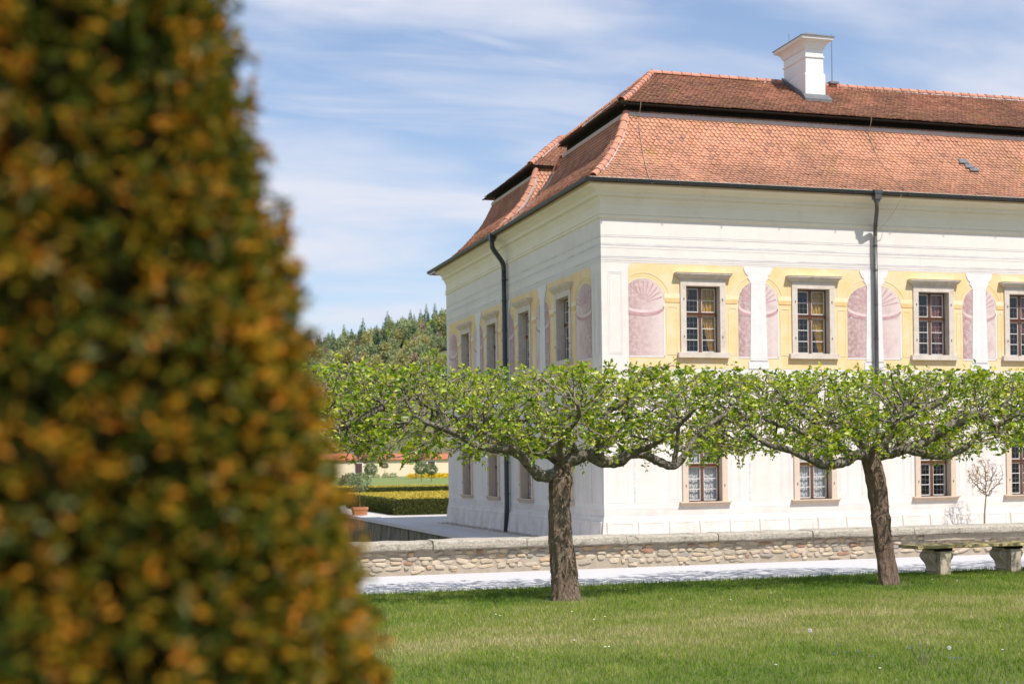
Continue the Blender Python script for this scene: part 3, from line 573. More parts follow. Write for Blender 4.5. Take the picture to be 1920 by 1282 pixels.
# ---- windows
PANE = None
def window(face, c, h, z0, z1, upper, ndx):
    m = fm(face); loc = Vector(m(c, z0, 0)); wd = empty('window', loc, villa)
    st = MT['stone'] if upper else MT['stonewarm']
    s = .175; dep = -.20 if face == 'R' else -.24
    mb = MB()   # jambs and lintel, front proud of the wall and lining the reveal
    fbox(mb, face, c-h-s, c-h, z0, z1, -.0, .045); fbox(mb, face, c+h, c+h+s, z0, z1, -.0, .045); fbox(mb, face, c-h-s, c+h+s, z1, z1+.19, 0, .047)
    for sg in (-1, 1):
        a, b = sorted((c+sg*h, c+sg*(h-.006))); fbox(mb, face, a, b, z0+.0, z1, dep-.08, .043)
    fbox(mb, face, c-h, c+h, z1-.006, z1+.001, dep-.08, .043)
    mb.build('surround', st, wd)
    mb = MB()   # little iron hook holes
    for sg in (-1, 1):
        for zf in (.24, .80): fbox(mb, face, c+sg*(h+.07)-.012, c+sg*(h+.07)+.012, lerp(z0, z1, zf)-.03, lerp(z0, z1, zf)+.03, .03, .062)
    mb.build('shutter_hook', MT['lead'], wd)
    if upper:
        mb = MB(); hw = h+s+.19
        prof = [(.03, z1+.19), (.07, z1+.205), (.085, z1+.24), (.12, z1+.255), (.17, z1+.31), (.185, z1+.325), (.185, z1+.365), (.20, z1+.37), (.02, z1+.385)]
        P = []; n = len(prof)
        for d, z in prof: e = hw-.20+d; P += [m(c-e, z, .0), m(c-e, z, d), m(c+e, z, d), m(c+e, z, .0)]
        mb.add(P, [(4*i+k, 4*i+k+1, 4*i+k+5, 4*i+k+4) for i in range(n-1) for k in range(3)]+[(0, 3, 2, 1), (4*n-4, 4*n-3, 4*n-2, 4*n-1)])
        mb.build('hood', st, wd)
    mb = MB(); hw = h+s+.10
    if upper: fbox(mb, face, c-hw, c+hw, z0-.155, z0, dep-.05, .115)
    else:
        mb.hexa([m(c-hw+.07, z0-.15, dep), m(c+hw-.07, z0-.15, dep), m(c+hw-.07, z0-.15, .03), m(c-hw+.07, z0-.15, .03), m(c-hw+.02, z0-.03, dep), m(c+hw-.02, z0-.03, dep), m(c+hw-.02, z0-.03, .10), m(c-hw+.02, z0-.03, .10)])
        fbox(mb, face, c-hw, c+hw, z0-.03, z0, dep-.05, .13)
    mb.build('sill', st, wd)
    # wooden frame: outer, mullion, transom
    zt = z0+(z1-z0)*(.585 if upper else .54); fw = .05
    mb = MB(); fbox(mb, face, c-h+.006, c-h+fw, z0, z1-.006, dep-.06, dep+.0); fbox(mb, face, c+h-fw, c+h-.006, z0, z1-.006, dep-.06, dep)
    fbox(mb, face, c-h+fw, c+h-fw, z0, z0+.03, dep-.06, dep-.002); fbox(mb, face, c-h+fw, c+h-fw, z1-.05, z1-.006, dep-.06, dep-.002)
    fbox(mb, face, c-.045, c+.045, z0+.03, zt-.055, dep-.06, dep+.012); fbox(mb, face, c-.045, c+.045, zt+.055, z1-.05, dep-.06, dep+.012)
    fbox(mb, face, c-h+fw, c+h-fw, zt-.055, zt+.055, dep-.06, dep+.03); fbox(mb, face, c-h+fw, c+h-fw, zt+.02, zt+.05, dep+.03, dep+.05)
    mb.build('frame', MT['wood'], wd)
    sash = MB(); lead = MB(); sw = .028
    for sg in (-1, 1):
        a, b = sorted((c+sg*.045, c+sg*(h-fw)))
        for (v0, v1, npn) in ((z0+.03, zt-.055, 3), (zt+.055, z1-.05, 2)):
            fbox(sash, face, a, a+sw, v0, v1, dep-.05, dep-.012); fbox(sash, face, b-sw, b, v0, v1, dep-.05, dep-.012)
            fbox(sash, face, a+sw, b-sw, v0, v0+sw, dep-.05, dep-.012); fbox(sash, face, a+sw, b-sw, v1-sw, v1, dep-.05, dep-.012)
            y0_, y1_ = v0+sw, v1-sw
            for k in range(npn):
                p0, p1 = lerp(y0_, y1_, k/npn), lerp(y0_, y1_, (k+1)/npn)
                if k: fbox(sash, face, a+sw, b-sw, p0-.011, p0+.011, dep-.045, dep-.016)
                q0, q1 = p0+(.011 if k else 0), p1-(.011 if k < npn-1 else 0)
                lead = MB(); lead_u = [lerp(a+sw, b-sw, t) for t in (.333, .667)]
                for uu in lead_u: fbox(lead, face, uu-.0038, uu+.0038, q0, q1, dep-.036, dep-.024)
                fbox(lead, face, a+sw, b-sw, (q0+q1)/2-.0038, (q0+q1)/2+.0038, dep-.037, dep-.023)
                lead.build('lead_came', MT['lead'], wd)
                pm = MB(); t1, t2 = rng.normal(0, .0018), rng.normal(0, .0018)
                pm.add([m(a+sw, q0, dep-.03+t1), m(b-sw, q0, dep-.03-t1+t2), m(b-sw, q1, dep-.03-t2), m(a+sw, q1, dep-.03)], [(0, 1, 2, 3)])
                pm.build('pane', MT['glass'], wd)
    sash.build('sash', MT['sash'], wd)
for i, c in enumerate(UP_R): window('R', c, .55, *UPZ, True, i)
for i, c in enumerate(UP_R): window('R', c, .55, *LOZ, False, i)
for i, c in enumerate(UP_L): window('L', c, .60, *UPZ, True, i)
for i, c in enumerate(UP_L): window('L', c, .60, *LOZ, False, i)

# ---- gutters, downpipes
GP = [(.60+.075*math.cos(a), 9.845+.075*math.sin(a)) for a in np.linspace(math.pi, 2*math.pi, 9)]+[(.675, 9.865), (.69, 9.872), (.69, 9.858)]
GP = GP+[(.60+.066*math.cos(a), 9.845+.066*math.sin(a)) for a in np.linspace(2*math.pi, math.pi, 9)]
mb = MB(); strip(mb, 'R', GP, 0, XE); strip(mb, 'L', GP, 0, YE+.6)
m = fm('L'); mb.add([m(YE+.6, z, d) for d, z in GP[:9]], [tuple(range(9))])
# sections joints
for x in np.arange(.3, 24, 1.9): fbox(mb, 'R', x-.012, x+.012, 9.765, 9.86, .52, .69)
mb.build('gutter', MT['gutter'], villa)
def downpipe(face, u, uh, label, r=.062, mt='pipe'):
    m = fm(face); pr = empty('downpipe', m(u, GZ, .12), villa); pr['label'] = label
    mb = MB(); fbox(mb, face, uh-.11, uh+.11, 9.62, 9.84, .50, .70); fbox(mb, face, uh-.135, uh+.135, 9.80, 9.90, .48, .715); fbox(mb, face, uh-.07, uh+.07, 9.54, 9.62, .54, .67)
    mb.build('rainwater_head', MT[mt], pr)
    mb = MB()
    mb.tube(catmull([m(uh, 9.58, .60), m(uh, 9.42, .59), m(lerp(uh, u, .25), 9.28, .50), m(lerp(uh, u, .8), 8.98, .24), m(u, 8.80, .15), m(u, 8.6, .135)], 4), r, 12)
    mb.tube([m(u, 8.62, .135), m(u, 6, .135), m(u, 3, .135), m(u, .3, .135), m(u, GZ-.05, .185)], r*.98, 12)
    mb.build('pipe', MT[mt], pr, smooth=True)
    for z in (8.3, 7.55, 6.5, 5.45, 4.3, 3.0, 1.8, .7):
        mb = MB(); mb.tube([m(u, z-.02, .135), m(u, z+.02, .135)], r*1.13, 12); fbox(mb, face, u-.012, u+.012, z-.012, z+.012, 0, .08)
        mb.build('bracket', MT[mt], pr)
downpipe('R', 8.93, 8.72, 'brown patinated downpipe on the sunlit wall'); downpipe('L', 9.5, 9.35, 'black downpipe on the shaded wall', .088, 'gutter')

# ---- roof
LP = [(-.60, 9.80), (-.33, 9.955), (.25, 10.47), (.71, 11.0), (1.04, 11.47), (1.27, 11.98), (1.37, 12.23)]
UPF = [(1.12, 12.56), (1.6, 12.83), (4.1, 14.36)]
def arcparam(prof, k=5):
    P = [Vector((a, b, 0)) for a, b in prof]; Q = catmull(P, k); s = [0]
    for i in range(1, len(Q)): s.append(s[-1]+(Q[i]-Q[i-1]).length)
    return np.array([(q.x, q.y) for q in Q]), np.array(s)
ARC8 = [(-.5, .075), (-.40, .030), (-.20, .006), (0, 0), (.20, .006), (.40, .030), (.5, .075)]
def slope(name, axis, prof, umin, umax, mat, sheet_label, n_sep=0, tw=.152, ex=.128, k=5, tiles=True):
    """one roof plane: a boarded sheet plus scalloped tiles laid in staggered courses.
    axis 'x': runs along x at y=o; axis 'y': runs along y at x=o; axis '-x': mirrored plane given by negative profile"""
    Q, S = arcparam(prof, k); L = S[-1]
    pos = lambda u, o, z: (u, o, z) if axis == 'x' else (o, u, z)
    mb = MB(); rows = []
    for (o, z) in Q: rows += [pos(umin(o), o, z-.05), pos(umax(o), o, z-.05)]
    mb.add(rows, [(2*i, 2*i+1, 2*i+3, 2*i+2) for i in range(len(Q)-1)])
    sh = mb.build(name, mat, villa); sh['label'] = sheet_label
    if not tiles: return sh
    tl = .30; tiles_ = []
    nc = int((L-.06)/ex)+1
    for c in range(nc):
        s = .0+c*ex
        o = float(np.interp(s, S, Q[:, 0])); z = float(np.interp(s, S, Q[:, 1])); s2 = min(L, s+.18)
        o2 = float(np.interp(s2, S, Q[:, 0])); z2 = float(np.interp(s2, S, Q[:, 1]))
        if s2-s < .02: continue
        up = Vector((o2-o, z2-z, 0)).normalized(); om = o+up.x*.12
        a, b = umin(om), umax(om); off = (c % 2)*.5
        i0 = math.floor(a/tw)-1
        u = (i0+off)*tw
        while u < b:
            if u > a+.02 and u < b-.02: tiles_.append((u+rng.normal(0, .004), o, z, up.x, up.y, rng.random(), rng.normal(0, .012), rng.normal(0, .004)))
            u += tw
    W = tw*.97
    def tile_pts(t):
        u, o, z, cx_, cz_, r, tilt, lift = t; pts = []
        ll = min(tl, (L)*1.0)
        for e in (0.016, 0.0):
            for (a, b) in ARC8+[(.5, ll), (-.5, ll)]:
                h = (.026+lift)*(1-b/ll)-.02*(b/ll)+e
                uu = u+a*W+tilt*b; oo = o+cx_*b-cz_*h*1.0; z_ = z+cz_*b+cx_*h
                pts.append(pos(uu, oo, z_))
        return pts
    nv = 18
    fl = [[0, 1, 2, 3], [0, 3, 4, 5], [0, 5, 6, 7], [0, 7, 8, 8]]
    top = [(0, 1, 2), (0, 2, 3), (0, 3, 4), (0, 4, 5), (0, 5, 6), (0, 6, 7), (0, 7, 8)]
    side = []
    for i in range(6): side += [(i, i+1, 9+i+1), (i, 9+i+1, 9+i)]
    side += [(6, 7, 16), (6, 16, 15), (8, 0, 9), (8, 9, 17)]
    T = np.array(top+side, np.int32)
    camv = np.array(CAM)
    if n_sep:
        tiles_.sort(key=lambda t: (np.array(pos(t[0], t[1], t[2]))-camv) @ (np.array(pos(t[0], t[1], t[2]))-camv))
        for t in tiles_[:n_sep]:
            p = tile_pts(t); mbb = MB(); mbb.add(p, [tuple(int(v) for v in f) for f in T]); mbb.build('tile', mat, sh, origin=p[3])
        tiles_ = tiles_[n_sep:]
    V = np.array([p for t in tiles_ for p in tile_pts(t)], np.float32)
    Fc = (T[None]+(np.arange(len(tiles_))*nv)[:, None, None]).reshape(-1, 3)
    o_ = mesh_np('tiles', V, Fc, 3, mat, sh, WLOC[sh.name], attrs={'rnd': np.repeat([t[5] for t in tiles_], nv)})
    o_['kind'] = 'stuff'
    return sh
lin = lambda o, xs_, ys_: float(np.interp(o, xs_, ys_))
lo = [-.6, 1.37]; up_ = [1.12, 4.1]; upl = [1.12, 3.37]
slope('lower_roof_slope', 'x', LP, lambda o: o+.02, lambda o: XE-.5, MT['tile'], 'sunlit lower roof slope of scalloped orange red tiles', n_sep=290)
slope('lower_roof_slope', 'y', LP, lambda o: o+.02, lambda o: lin(o, lo, [9.6, 7.25]), MT['tile'], 'shaded lower roof slope at the near corner')
slope('lower_roof_slope', 'y', LP, lambda o: lin(o, lo, [9.6, 10.3]), lambda o: lin(o, lo, [YE+.6, 16.05]), MT['tile'], 'shaded lower roof slope of the rear roof')
slope('upper_roof_slope', 'x', UPF, lambda o: lin(o, up_, [1.12, 3.37]), lambda o: XE-1.5, MT['tileup'], 'weathered upper roof slope with dark and mossy patches')
slope('upper_roof_slope', 'y', [(1.12, 12.56), (1.5, 12.82), (3.37, 14.36)], lambda o: lin(o, upl, [1.12, 4.1]), lambda o: lin(o, upl, [7.0, 4.1]), MT['tileup'], 'narrow upper roof slope over the shaded wall')
# rear roof: front slope seen through the gap, and its left upper slope
RLP = [(9.75, 10.15), (9.95, 10.5), (10.1, 11.0), (10.2, 11.6), (10.28, 12.30)]
rl = [9.75, 10.28]
slope('lower_roof_slope', 'x', RLP, lambda o: lin(o, rl, [-.15, 1.35]), lambda o: 7.0, MT['tile'], 'lit front slope of the rear roof seen over the valley')
RUP = [(10.2, 12.56), (10.6, 12.8), (13.2, 14.40)]
slope('upper_roof_slope', 'x', RUP, lambda o: lin(o, [10.2, 13.2], [1.12, 3.4]), lambda o: 7.0, MT['tileup'], 'upper front slope of the rear roof')
slope('upper_roof_slope', 'y', [(1.12, 12.56), (1.5, 12.82), (3.4, 14.40)], lambda o: lin(o, [1.12, 3.4], [10.2, 13.2]), lambda o: lin(o, [1.12, 3.4], [16.7, 13.2]), MT['tileup'], 'upper slope of the rear roof over the shaded wall')
# hidden backs
mb = MB()
mb.add([(3.37, 4.1, 14.31), (XE-1.5, 4.1, 14.31), (XE-1.5, 7.0, 12.52), (1.12, 7.0, 12.52)], [(0, 1, 2, 3)])
for ya, yb in ((9.6, 7.25), (YE+.6, 16.05)):
    QQ, SS = arcparam(LP); PP = []
    for (o_, z_) in QQ: yv = float(np.interp(o_, [-.6, 1.37], [ya, yb])); PP += [(o_, yv, z_-.06), (XE-.8, yv, z_-.06)]
    mb.add(PP, [(2*q, 2*q+1, 2*q+3, 2*q+2) for q in range(len(QQ)-1)])
mb.add([(3.4, 13.2, 14.35), (XE-1.5, 13.2, 14.35), (XE-1.5, 16.7, 12.52), (1.12, 16.7, 12.52)], [(0, 1, 2, 3)])
mb.add([(7, 10.2, 12.52), (XE-1.5, 10.2, 12.52), (XE-1.5, 13.2, 14.35), (7, 13.2, 14.35)], [(0, 1, 2, 3)])
pass
mb.add([(7, 9.75, 10.1), (XE-.5, 9.75, 10.1), (XE-1.5, 10.3, 12.3), (7, 10.3, 12.3)], [(0, 1, 2, 3)])
mb.add([(XE-.5, -.5, 9.8), (XE-1.5, 1.4, 12.3), (XE-1.5, 1.1, 12.6), (XE-1.5, 4.1, 14.5), (XE-1.5, 7.0, 12.6), (XE-1.5, 10.2, 12.6), (XE-1.5, 13.2, 14.5), (XE-1.5, 16.7, 12.6), (XE-1.0, YE+.5, 9.8)], [tuple(range(9))])
mb.build('roof_slope', MT['tileup'], villa)
# clerestory: mortar strip, shadow-black timber band and soffit between lower and upper roof
def band(path, name, mat, prof):
    """prof list of (inset, z); path corners (x,y) with inset directions"""
    mb = MB(); P = []
    for d, z in prof:
        for (x, y, ix, iy) in path: P.append((x+ix*d, y+iy*d, z))
    n = len(path); mb.add(P, [(k*n+i, k*n+i+1, (k+1)*n+i+1, (k+1)*n+i) for k in range(len(prof)-1) for i in range(n-1)])
    return mb.build(name, mat, villa)
front = [(1.30, 7.2, 1, -1), (1.30, 1.30, 1, 1), (XE-1.5, 1.30, 0, 1)]
rear = [(1.30, 16.1, 1, -1), (1.30, 10.25, 1, 1), (7, 10.25, 0, 1)]
for pth in (front, rear):
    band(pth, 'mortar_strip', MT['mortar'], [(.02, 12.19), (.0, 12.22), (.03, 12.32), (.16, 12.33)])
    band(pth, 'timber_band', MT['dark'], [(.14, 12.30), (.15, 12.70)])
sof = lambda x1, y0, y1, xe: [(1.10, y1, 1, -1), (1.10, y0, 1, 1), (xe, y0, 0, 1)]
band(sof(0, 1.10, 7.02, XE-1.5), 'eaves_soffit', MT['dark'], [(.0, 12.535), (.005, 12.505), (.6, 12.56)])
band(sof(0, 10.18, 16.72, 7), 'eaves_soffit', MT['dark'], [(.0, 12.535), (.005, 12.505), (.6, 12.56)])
# hip and ridge tiles, each its own piece bedded in mortar
def hip_mesh():
    mb = MB(); n = 8; L = .40; P = []
    for k, (t, r) in enumerate(((0, .125), (.06, .122), (L, .098))):
        for i in range(n+1):
            a = math.pi*(-.06+1.12*i/n); P.append((math.cos(a)*r, t, math.sin(a)*r*.85))
        for i in range(n+1):
            a = math.pi*(-.06+1.12*i/n); P.append((math.cos(a)*(r-.02), t, math.sin(a)*(r-.02)*.85))
    q = 2*(n+1); fs = []
    for k in range(2):
        for i in range(n): fs.append((k*q+i, k*q+i+1, (k+1)*q+i+1, (k+1)*q+i))
    for i in range(n): fs.append((i, i+1, n+1+i+1, n+1+i))
    me = bpy.data.meshes.new('hip_tile'); me.from_pydata(P, [], fs); me.materials.append(MT['tilehip']); me.polygons.foreach_set('use_smooth', np.ones(len(me.polygons), bool)); me.update(); return me
HIP = hip_mesh()
roof_ridge = empty('ridge_capping', (3.37, 4.1, 14.5), villa)
def cap_run(name, pts, step=.34, dz=.02):
    P = catmull(pts, 8); S = [0]
    for i in range(1, len(P)): S.append(S[-1]+(P[i]-P[i-1]).length)
    at = lambda s: Vector((np.interp(s, S, [p.x for p in P]), np.interp(s, S, [p.y for p in P]), np.interp(s, S, [p.z for p in P])))
    s = 0.0; base = WLOC[roof_ridge.name]; mm = MB()
    while s < S[-1]-.1:
        a, b = at(s), at(min(S[-1], s+step)); d = (b-a).normalized()
        side = d.cross(Vector((0, 0, 1))).normalized(); upv = side.cross(d)
        o = bpy.data.objects.new(name, HIP); col.objects.link(o); o.parent = roof_ridge
        q = a+upv*(dz+.012*rng.random())-base
        o.matrix_local = Matrix(((side.x, d.x, upv.x, q.x), (side.y, d.y, upv.y, q.y), (side.z, d.z, upv.z, q.z), (0, 0, 0, 1)))
        s += step
    mm.tube([p+Vector((0, 0, -.045)) for p in P[5:-2]], .115, 8); mm.build('mortar_bed', MT['mortarwhite'], roof_ridge)
cap_run('hip_tile', [(o, o, z) for o, z in LP[1:]])
cap_run('hip_tile', [(1.13, 1.13, 12.58), (1.6, 1.72, 12.87), (3.37, 4.1, 14.37)])
cap_run('ridge_tile', [(3.37, 4.1, 14.36), (10, 4.1, 14.345), (17, 4.1, 14.37), (XE-1.6, 4.1, 14.36)])
cap_run('hip_tile', [(1.13, 6.98, 12.58), (2.2, 5.6, 13.42), (3.3, 4.2, 14.31)])
cap_run('hip_tile', [(-.1, 9.8, 10.2), (.35, 9.9, 10.7), (.8, 10.05, 11.2), (1.15, 10.15, 11.8), (1.33, 10.25, 12.3)])
cap_run('hip_tile', [(1.13, 10.2, 12.58), (2.2, 11.6, 13.47), (3.4, 13.2, 14.40)])
cap_run('hip_tile', [(1.35, 7.25, 12.28), (1.0, 7.75, 11.4), (.4, 8.45, 10.65), (-.5, 9.45, 9.92)], .36, .0)
# chimney
ch = empty('chimney', (8.5, 3.4, 13.4), villa)
def ring_stack(mb, x0, x1, y0, y1, prof):
    P = []
    for d, z in prof: P += [(x0-d, y0-d, z), (x1+d, y0-d, z), (x1+d, y1+d, z), (x0-d, y1+d, z)]
    n = len(prof); mb.add(P, [(4*i+k, 4*i+(k+1) % 4, 4*i+4+(k+1) % 4, 4*i+4+k) for i in range(n-1) for k in range(4)]+[(3, 2, 1, 0), tuple(4*n-4+k for k in range(4))])
mb = MB(); ring_stack(mb, 8.17, 8.80, 2.66, 4.15, [(.045, 12.9), (.045, 14.28), (.03, 14.31), (.005, 14.33), (0, 14.82), (.03, 14.84), (.035, 14.88), (0, 14.90), (0, 15.12), (.03, 15.13), (.045, 15.17), (.08, 15.25), (.15, 15.33), (.235, 15.37), (.25, 15.385), (.25, 15.43), (.265, 15.44), (.27, 15.46)])
mb.build('shaft', MT['chimney'], ch)
mb = MB(); ring_stack(mb, 8.17, 8.80, 2.66, 4.15, [(.285, 15.46), (.285, 15.485), (.12, 15.56), (-.1, 15.60)]); ring_stack(mb, 8.3, 8.66, 2.8, 3.6, [(.05, 15.56), (.0, 15.68)])
mb.build('chimney_lid', MT['slate'], ch)
mb = MB(); zs_ = lambda y: 12.57+(y-1.12)*.605
for x0, x1 in ((8.05, 8.115), (8.855, 8.92)): mb.hexa([(x0, 2.5, zs_(2.5)), (x1, 2.5, zs_(2.5)), (x1, 4.1, zs_(4.1)), (x0, 4.1, zs_(4.1)), (x0, 2.5, zs_(2.5)+.13), (x1, 2.5, zs_(2.5)+.13), (x1, 4.1, zs_(4.1)+.16), (x0, 4.1, zs_(4.1)+.16)])
mb.hexa([(8.0, 2.40, zs_(2.40)), (8.98, 2.40, zs_(2.40)), (8.98, 2.62, zs_(2.62)), (8.0, 2.62, zs_(2.62)), (8.0, 2.40, zs_(2.40)+.09), (8.98, 2.40, zs_(2.40)+.09), (8.95, 2.61, zs_(2.62)+.16), (8.03, 2.61, zs_(2.62)+.16)])
mb.build('flashing', MT['slate'], ch)
mb = MB(); mb.tube([(8.3, 4.0, 15.5), (8.3, 4.02, 16.0)], .008, 5); mb.tube(catmull([(8.86, 3.6, 15.2), (9.02, 3.8, 14.75), (9.2, 4.0, 14.54), (9.6, 4.1, 14.52)], 4), .009, 5)
mb.build('conductor', MT['slate'], ch)
rod = thing('lightning_rod', (9.95, 4.1, 14.45), 'thin upright lightning rod standing on the roof ridge beside the chimney', 'lightning rod')
mb = MB(); mb.tube([(9.95, 4.1, 14.44), (9.95, 4.1, 15.5), (9.95, 4.1, 16.15)], [.016, .013, .008], 6); mb.build('rod', MT['lead'], rod)
mb = MB(); mb.box(9.78, 10.08, 3.98, 4.2, 14.42, 14.51); mb.box(9.78, 10.1, 3.9, 3.97, 14.43, 14.50); mb.build('clamp', MT['lead'], rod)
# conductor wires lying over the tiles
def surf_pt(prof, o): return float(np.interp(o, [p[0] for p in prof], [p[1] for p in prof]))+.05
cw = MB()
for x0, x1 in ((1.75, 1.35), (9.6, 9.9)):
    cw.tube([(lerp(x1, x0, t), lerp(-.5, 1.3, t)-.02, surf_pt(LP, lerp(-.5, 1.3, t))+.02) for t in np.linspace(0, 1, 10)]+[(x0, 1.12, 12.42), (x0, 1.08, 12.60)], .010, 5)
cw.tube([(x_, -.64, z_) for x_, z_ in ((1.35, 9.95), (1.36, 9.75))], .010, 5)
cw.tube(catmull([(9.55, -.66, 9.86), (9.45, -.60, 9.5), (9.25, -.4, 9.1), (8.99, -.2, 8.75)], 4), .009, 5)
cw.build('conductor_wire', MT['wire'], villa)
# broken grey slate patch in the tiles
mb = MB(); 
for (u_, o_, w__, l_) in ((12.78, .82, .34, .2), (12.9, .70, .30, .2), (13.02, .60, .34, .17)):
    z_ = surf_pt(LP, o_); z2_ = surf_pt(LP, o_+.12); mb.hexa([(u_-w__/2, o_-.02, z_+.0), (u_+w__/2, o_-.02, z_), (u_+w__/2, o_+.12, z2_), (u_-w__/2+.05, o_+.12, z2_), (u_-w__/2, o_-.045, z_+.02), (u_+w__/2, o_-.045, z_+.02), (u_+w__/2, o_+.10, z2_+.02), (u_-w__/2+.05, o_+.10, z2_+.02)])
mb.build('slate_patch', MT['slate'], villa)

# ---- curtains (things hanging behind the panes)
def curtain(face, c, h, z0, z1, spans, mat, label, depth=.36, folds=9, amp=.028):
    """spans: list of (z, u_from, u_to) fractions from the top down"""
    m = fm(face); mb = MB(); nu, nz = 44, 14; P = []
    zsn = np.linspace(z1, z0, nz)
    zz_ = [s[0] for s in spans][::-1]; a_ = [s[1] for s in spans][::-1]; b_ = [s[2] for s in spans][::-1]
    for z in zsn:
        t = (z-z0)/(z1-z0); a, b = np.interp(t, zz_, a_), np.interp(t, zz_, b_)
        for i in range(nu):
            f = i/(nu-1); u_ = c-h+2*h*lerp(a, b, f)
            P.append(m(u_, z, -depth+amp*math.sin(f*folds*6.283+1.5*math.sin(z*1.7))+.012*math.sin(f*folds*14+z*3)))
    mb.add(P, [(k*nu+i, k*nu+i+1, (k+1)*nu+i+1, (k+1)*nu+i) for k in range(nz-1) for i in range(nu-1)])
    o = mb.build('curtain', mat, None, origin=m(c, z0, -depth), smooth=True); tag(o, label, 'curtain'); return o
up = [(1.0, .46, 1.0), (.62, .46, 1.0), (.56, .57, 1.0), (.35, .66, 1.0), (0.0, .80, 1.0)]
left = [(1.0, 0.0, .26), (.6, 0.0, .13), (.4, 0.0, .05), (0.0, 0.0, .02)]
for i, c in enumerate(UP_R[:4]):
    mt = 'curtyellow' if i < 2 else 'curtred'; nm = ('yellow', 'dusky red')[i >= 2]
    where = ['nearest the corner of the villa', 'left of the brown downpipe', 'right of the brown downpipe', 'at the right picture edge'][i]
    curtain('R', c, .55, UPZ[0]+.02, UPZ[1]-.02, up, MT[mt], f'{nm} curtain drawn right in the upper window {where}', .30, 5)
    if i == 0: curtain('R', c, .55, UPZ[0]+.02, UPZ[1]-.02, left, MT[mt], 'narrow yellow curtain at the left of the upper corner window', .33, 2)
full = [(1.0, 0.0, 1.0), (0.0, 0.0, 1.0)]
for i, c in enumerate(UP_R[:2]):
    curtain('R', c, .55, LOZ[0]+.02, LOZ[1]-.02, full, MT['curtwhite'], 'white sheer curtain in the ground floor window '+('nearest the corner of the villa' if i == 0 else 'second from the corner of the villa'), .31, 5, .014)

# ================================================================== PARAPET WALL ALONG THE MOAT
WY = -15.60
pw = thing('parapet_wall', (0, WY, 0), 'low rubble stone wall with granite coping between the white path and the villa', 'wall')
mb = MB(); mb.box(-60, 60, WY, WY+.45, -3.2, .375); mb.build('core', MT['mortarwall'], pw)
def stone_mats():
    cs = [(0.56, 0.45, 0.31), (0.50, 0.42, 0.32), (0.60, 0.50, 0.38), (0.44, 0.38, 0.30), (0.54, 0.39, 0.24), (0.38, 0.22, 0.15), (0.36, 0.325, 0.28), (0.54, 0.46, 0.35)]
    return [surf(f'rubble_{i}', c, tuple(v*.78 for v in c), 18, 0.95, tuple(v*.5 for v in c), 8, (.58, .78), (0.6, 0.008), 60) for i, c in enumerate(cs)]
SM = stone_mats()
def stone(u, z, w_, h_, parent):
    n = 11; ph = random.random()*6; P = []
    a0 = rng.normal(0, .10)
    def pt(k, s, d):
        a = 2*math.pi*k/n; e = 0.5+.35*((ph*3.7) % 1); c_, s_ = math.cos(a), math.sin(a)
        x = math.copysign(abs(c_)**e, c_)*w_/2; y = math.copysign(abs(s_)**e, s_)*h_/2
        j = 1+.17*mnoise.noise(Vector((c_*1.3+ph*7, s_*1.3, ph)))*2
        x, y = x*j*s, y*j*s
        return (u+x*math.cos(a0)-y*math.sin(a0), WY-d, z+x*math.sin(a0)+y*math.cos(a0))
    dm = random.uniform(.010, .030)
    P = [pt(k, 1.0, -.01) for k in range(n)]+[pt(k, .97, dm*.5) for k in range(n)]+[pt(k, .78, dm*random.uniform(.8, 1.0)) for k in range(n)]+[(u+rng.normal(0, w_*.08), WY-dm*1.08, z+rng.normal(0, h_*.08))]
    fs = [(k+r*n, (k+1) % n+r*n, (k+1) % n+(r+1)*n, k+(r+1)*n) for r in range(2) for k in range(n)]+[(2*n+k, 2*n+(k+1) % n, 3*n) for k in range(n)]
    mb = MB(); mb.add(P, fs); mb.build('stone', random.choices(SM, [5, 4, 5, 3, 3, 1, 2, 4])[0], parent)
for row, (zc, hh) in enumerate(((.318, .068), (.242, .072), (.165, .076), (.085, .078))):
    u = -10.7+row*.07
    while u < 3.4:
        w_ = random.uniform(.13, .30) if random.random() < .75 else random.uniform(.08, .13)
        h_ = hh*random.uniform(.62, 1.20)
        if random.random() < .94 and not (u > 0.6 and row == 0): stone(u+w_/2, zc+random.uniform(-.014, .014), w_*.90, h_, pw)
        u += w_+random.uniform(.004, .035)
for _ in range(18):
    u = random.uniform(-10, 3); stone(u, .025+random.uniform(-.01, .01), random.uniform(.07, .18), random.uniform(.04, .06), pw)
u = -17.0
while u < 14:
    L_ = random.uniform(1.3, 2.7); mb = MB(); nU = max(6, int(L_/.09)); zt = .515+random.uniform(-.012, .012); zb = .375; yf = WY-.115+random.uniform(-.02, .02)
    P = []
    sec = [(yf+.02, zb), (yf, zb+.02), (yf-.004, zb+.06), (yf, zt-.03), (yf+.03, zt), (yf+.20, zt+.012), (WY+.50, zt), (WY+.50, zb)]
    for i in range(nU+1):
        x = u+.008+(L_-.016)*i/nU
        for (y, z) in sec:
            nz_ = mnoise.noise(Vector((x*3.1, y*9, z*9)))*.012+mnoise.noise(Vector((x*13, y*17, z*17)))*.006
            e = .012 if i in (0, nU) else 0
            P.append((x, y+nz_+e, z+nz_-e*(z > .45)))
    k = len(sec); mb.add(P, [(i*k+j, i*k+(j+1) % k, (i+1)*k+(j+1) % k, (i+1)*k+j) for i in range(nU) for j in range(k)]+[tuple(range(k)), tuple(nU*k+j for j in range(k-1, -1, -1))])
    mb.build('coping_slab', MT['coping'], pw); u += L_
mb = MB(); mb.box(0.35, 14, WY-.045, WY, .262, .372); mb.build('render_ledge', MT['mortarwall'], pw)

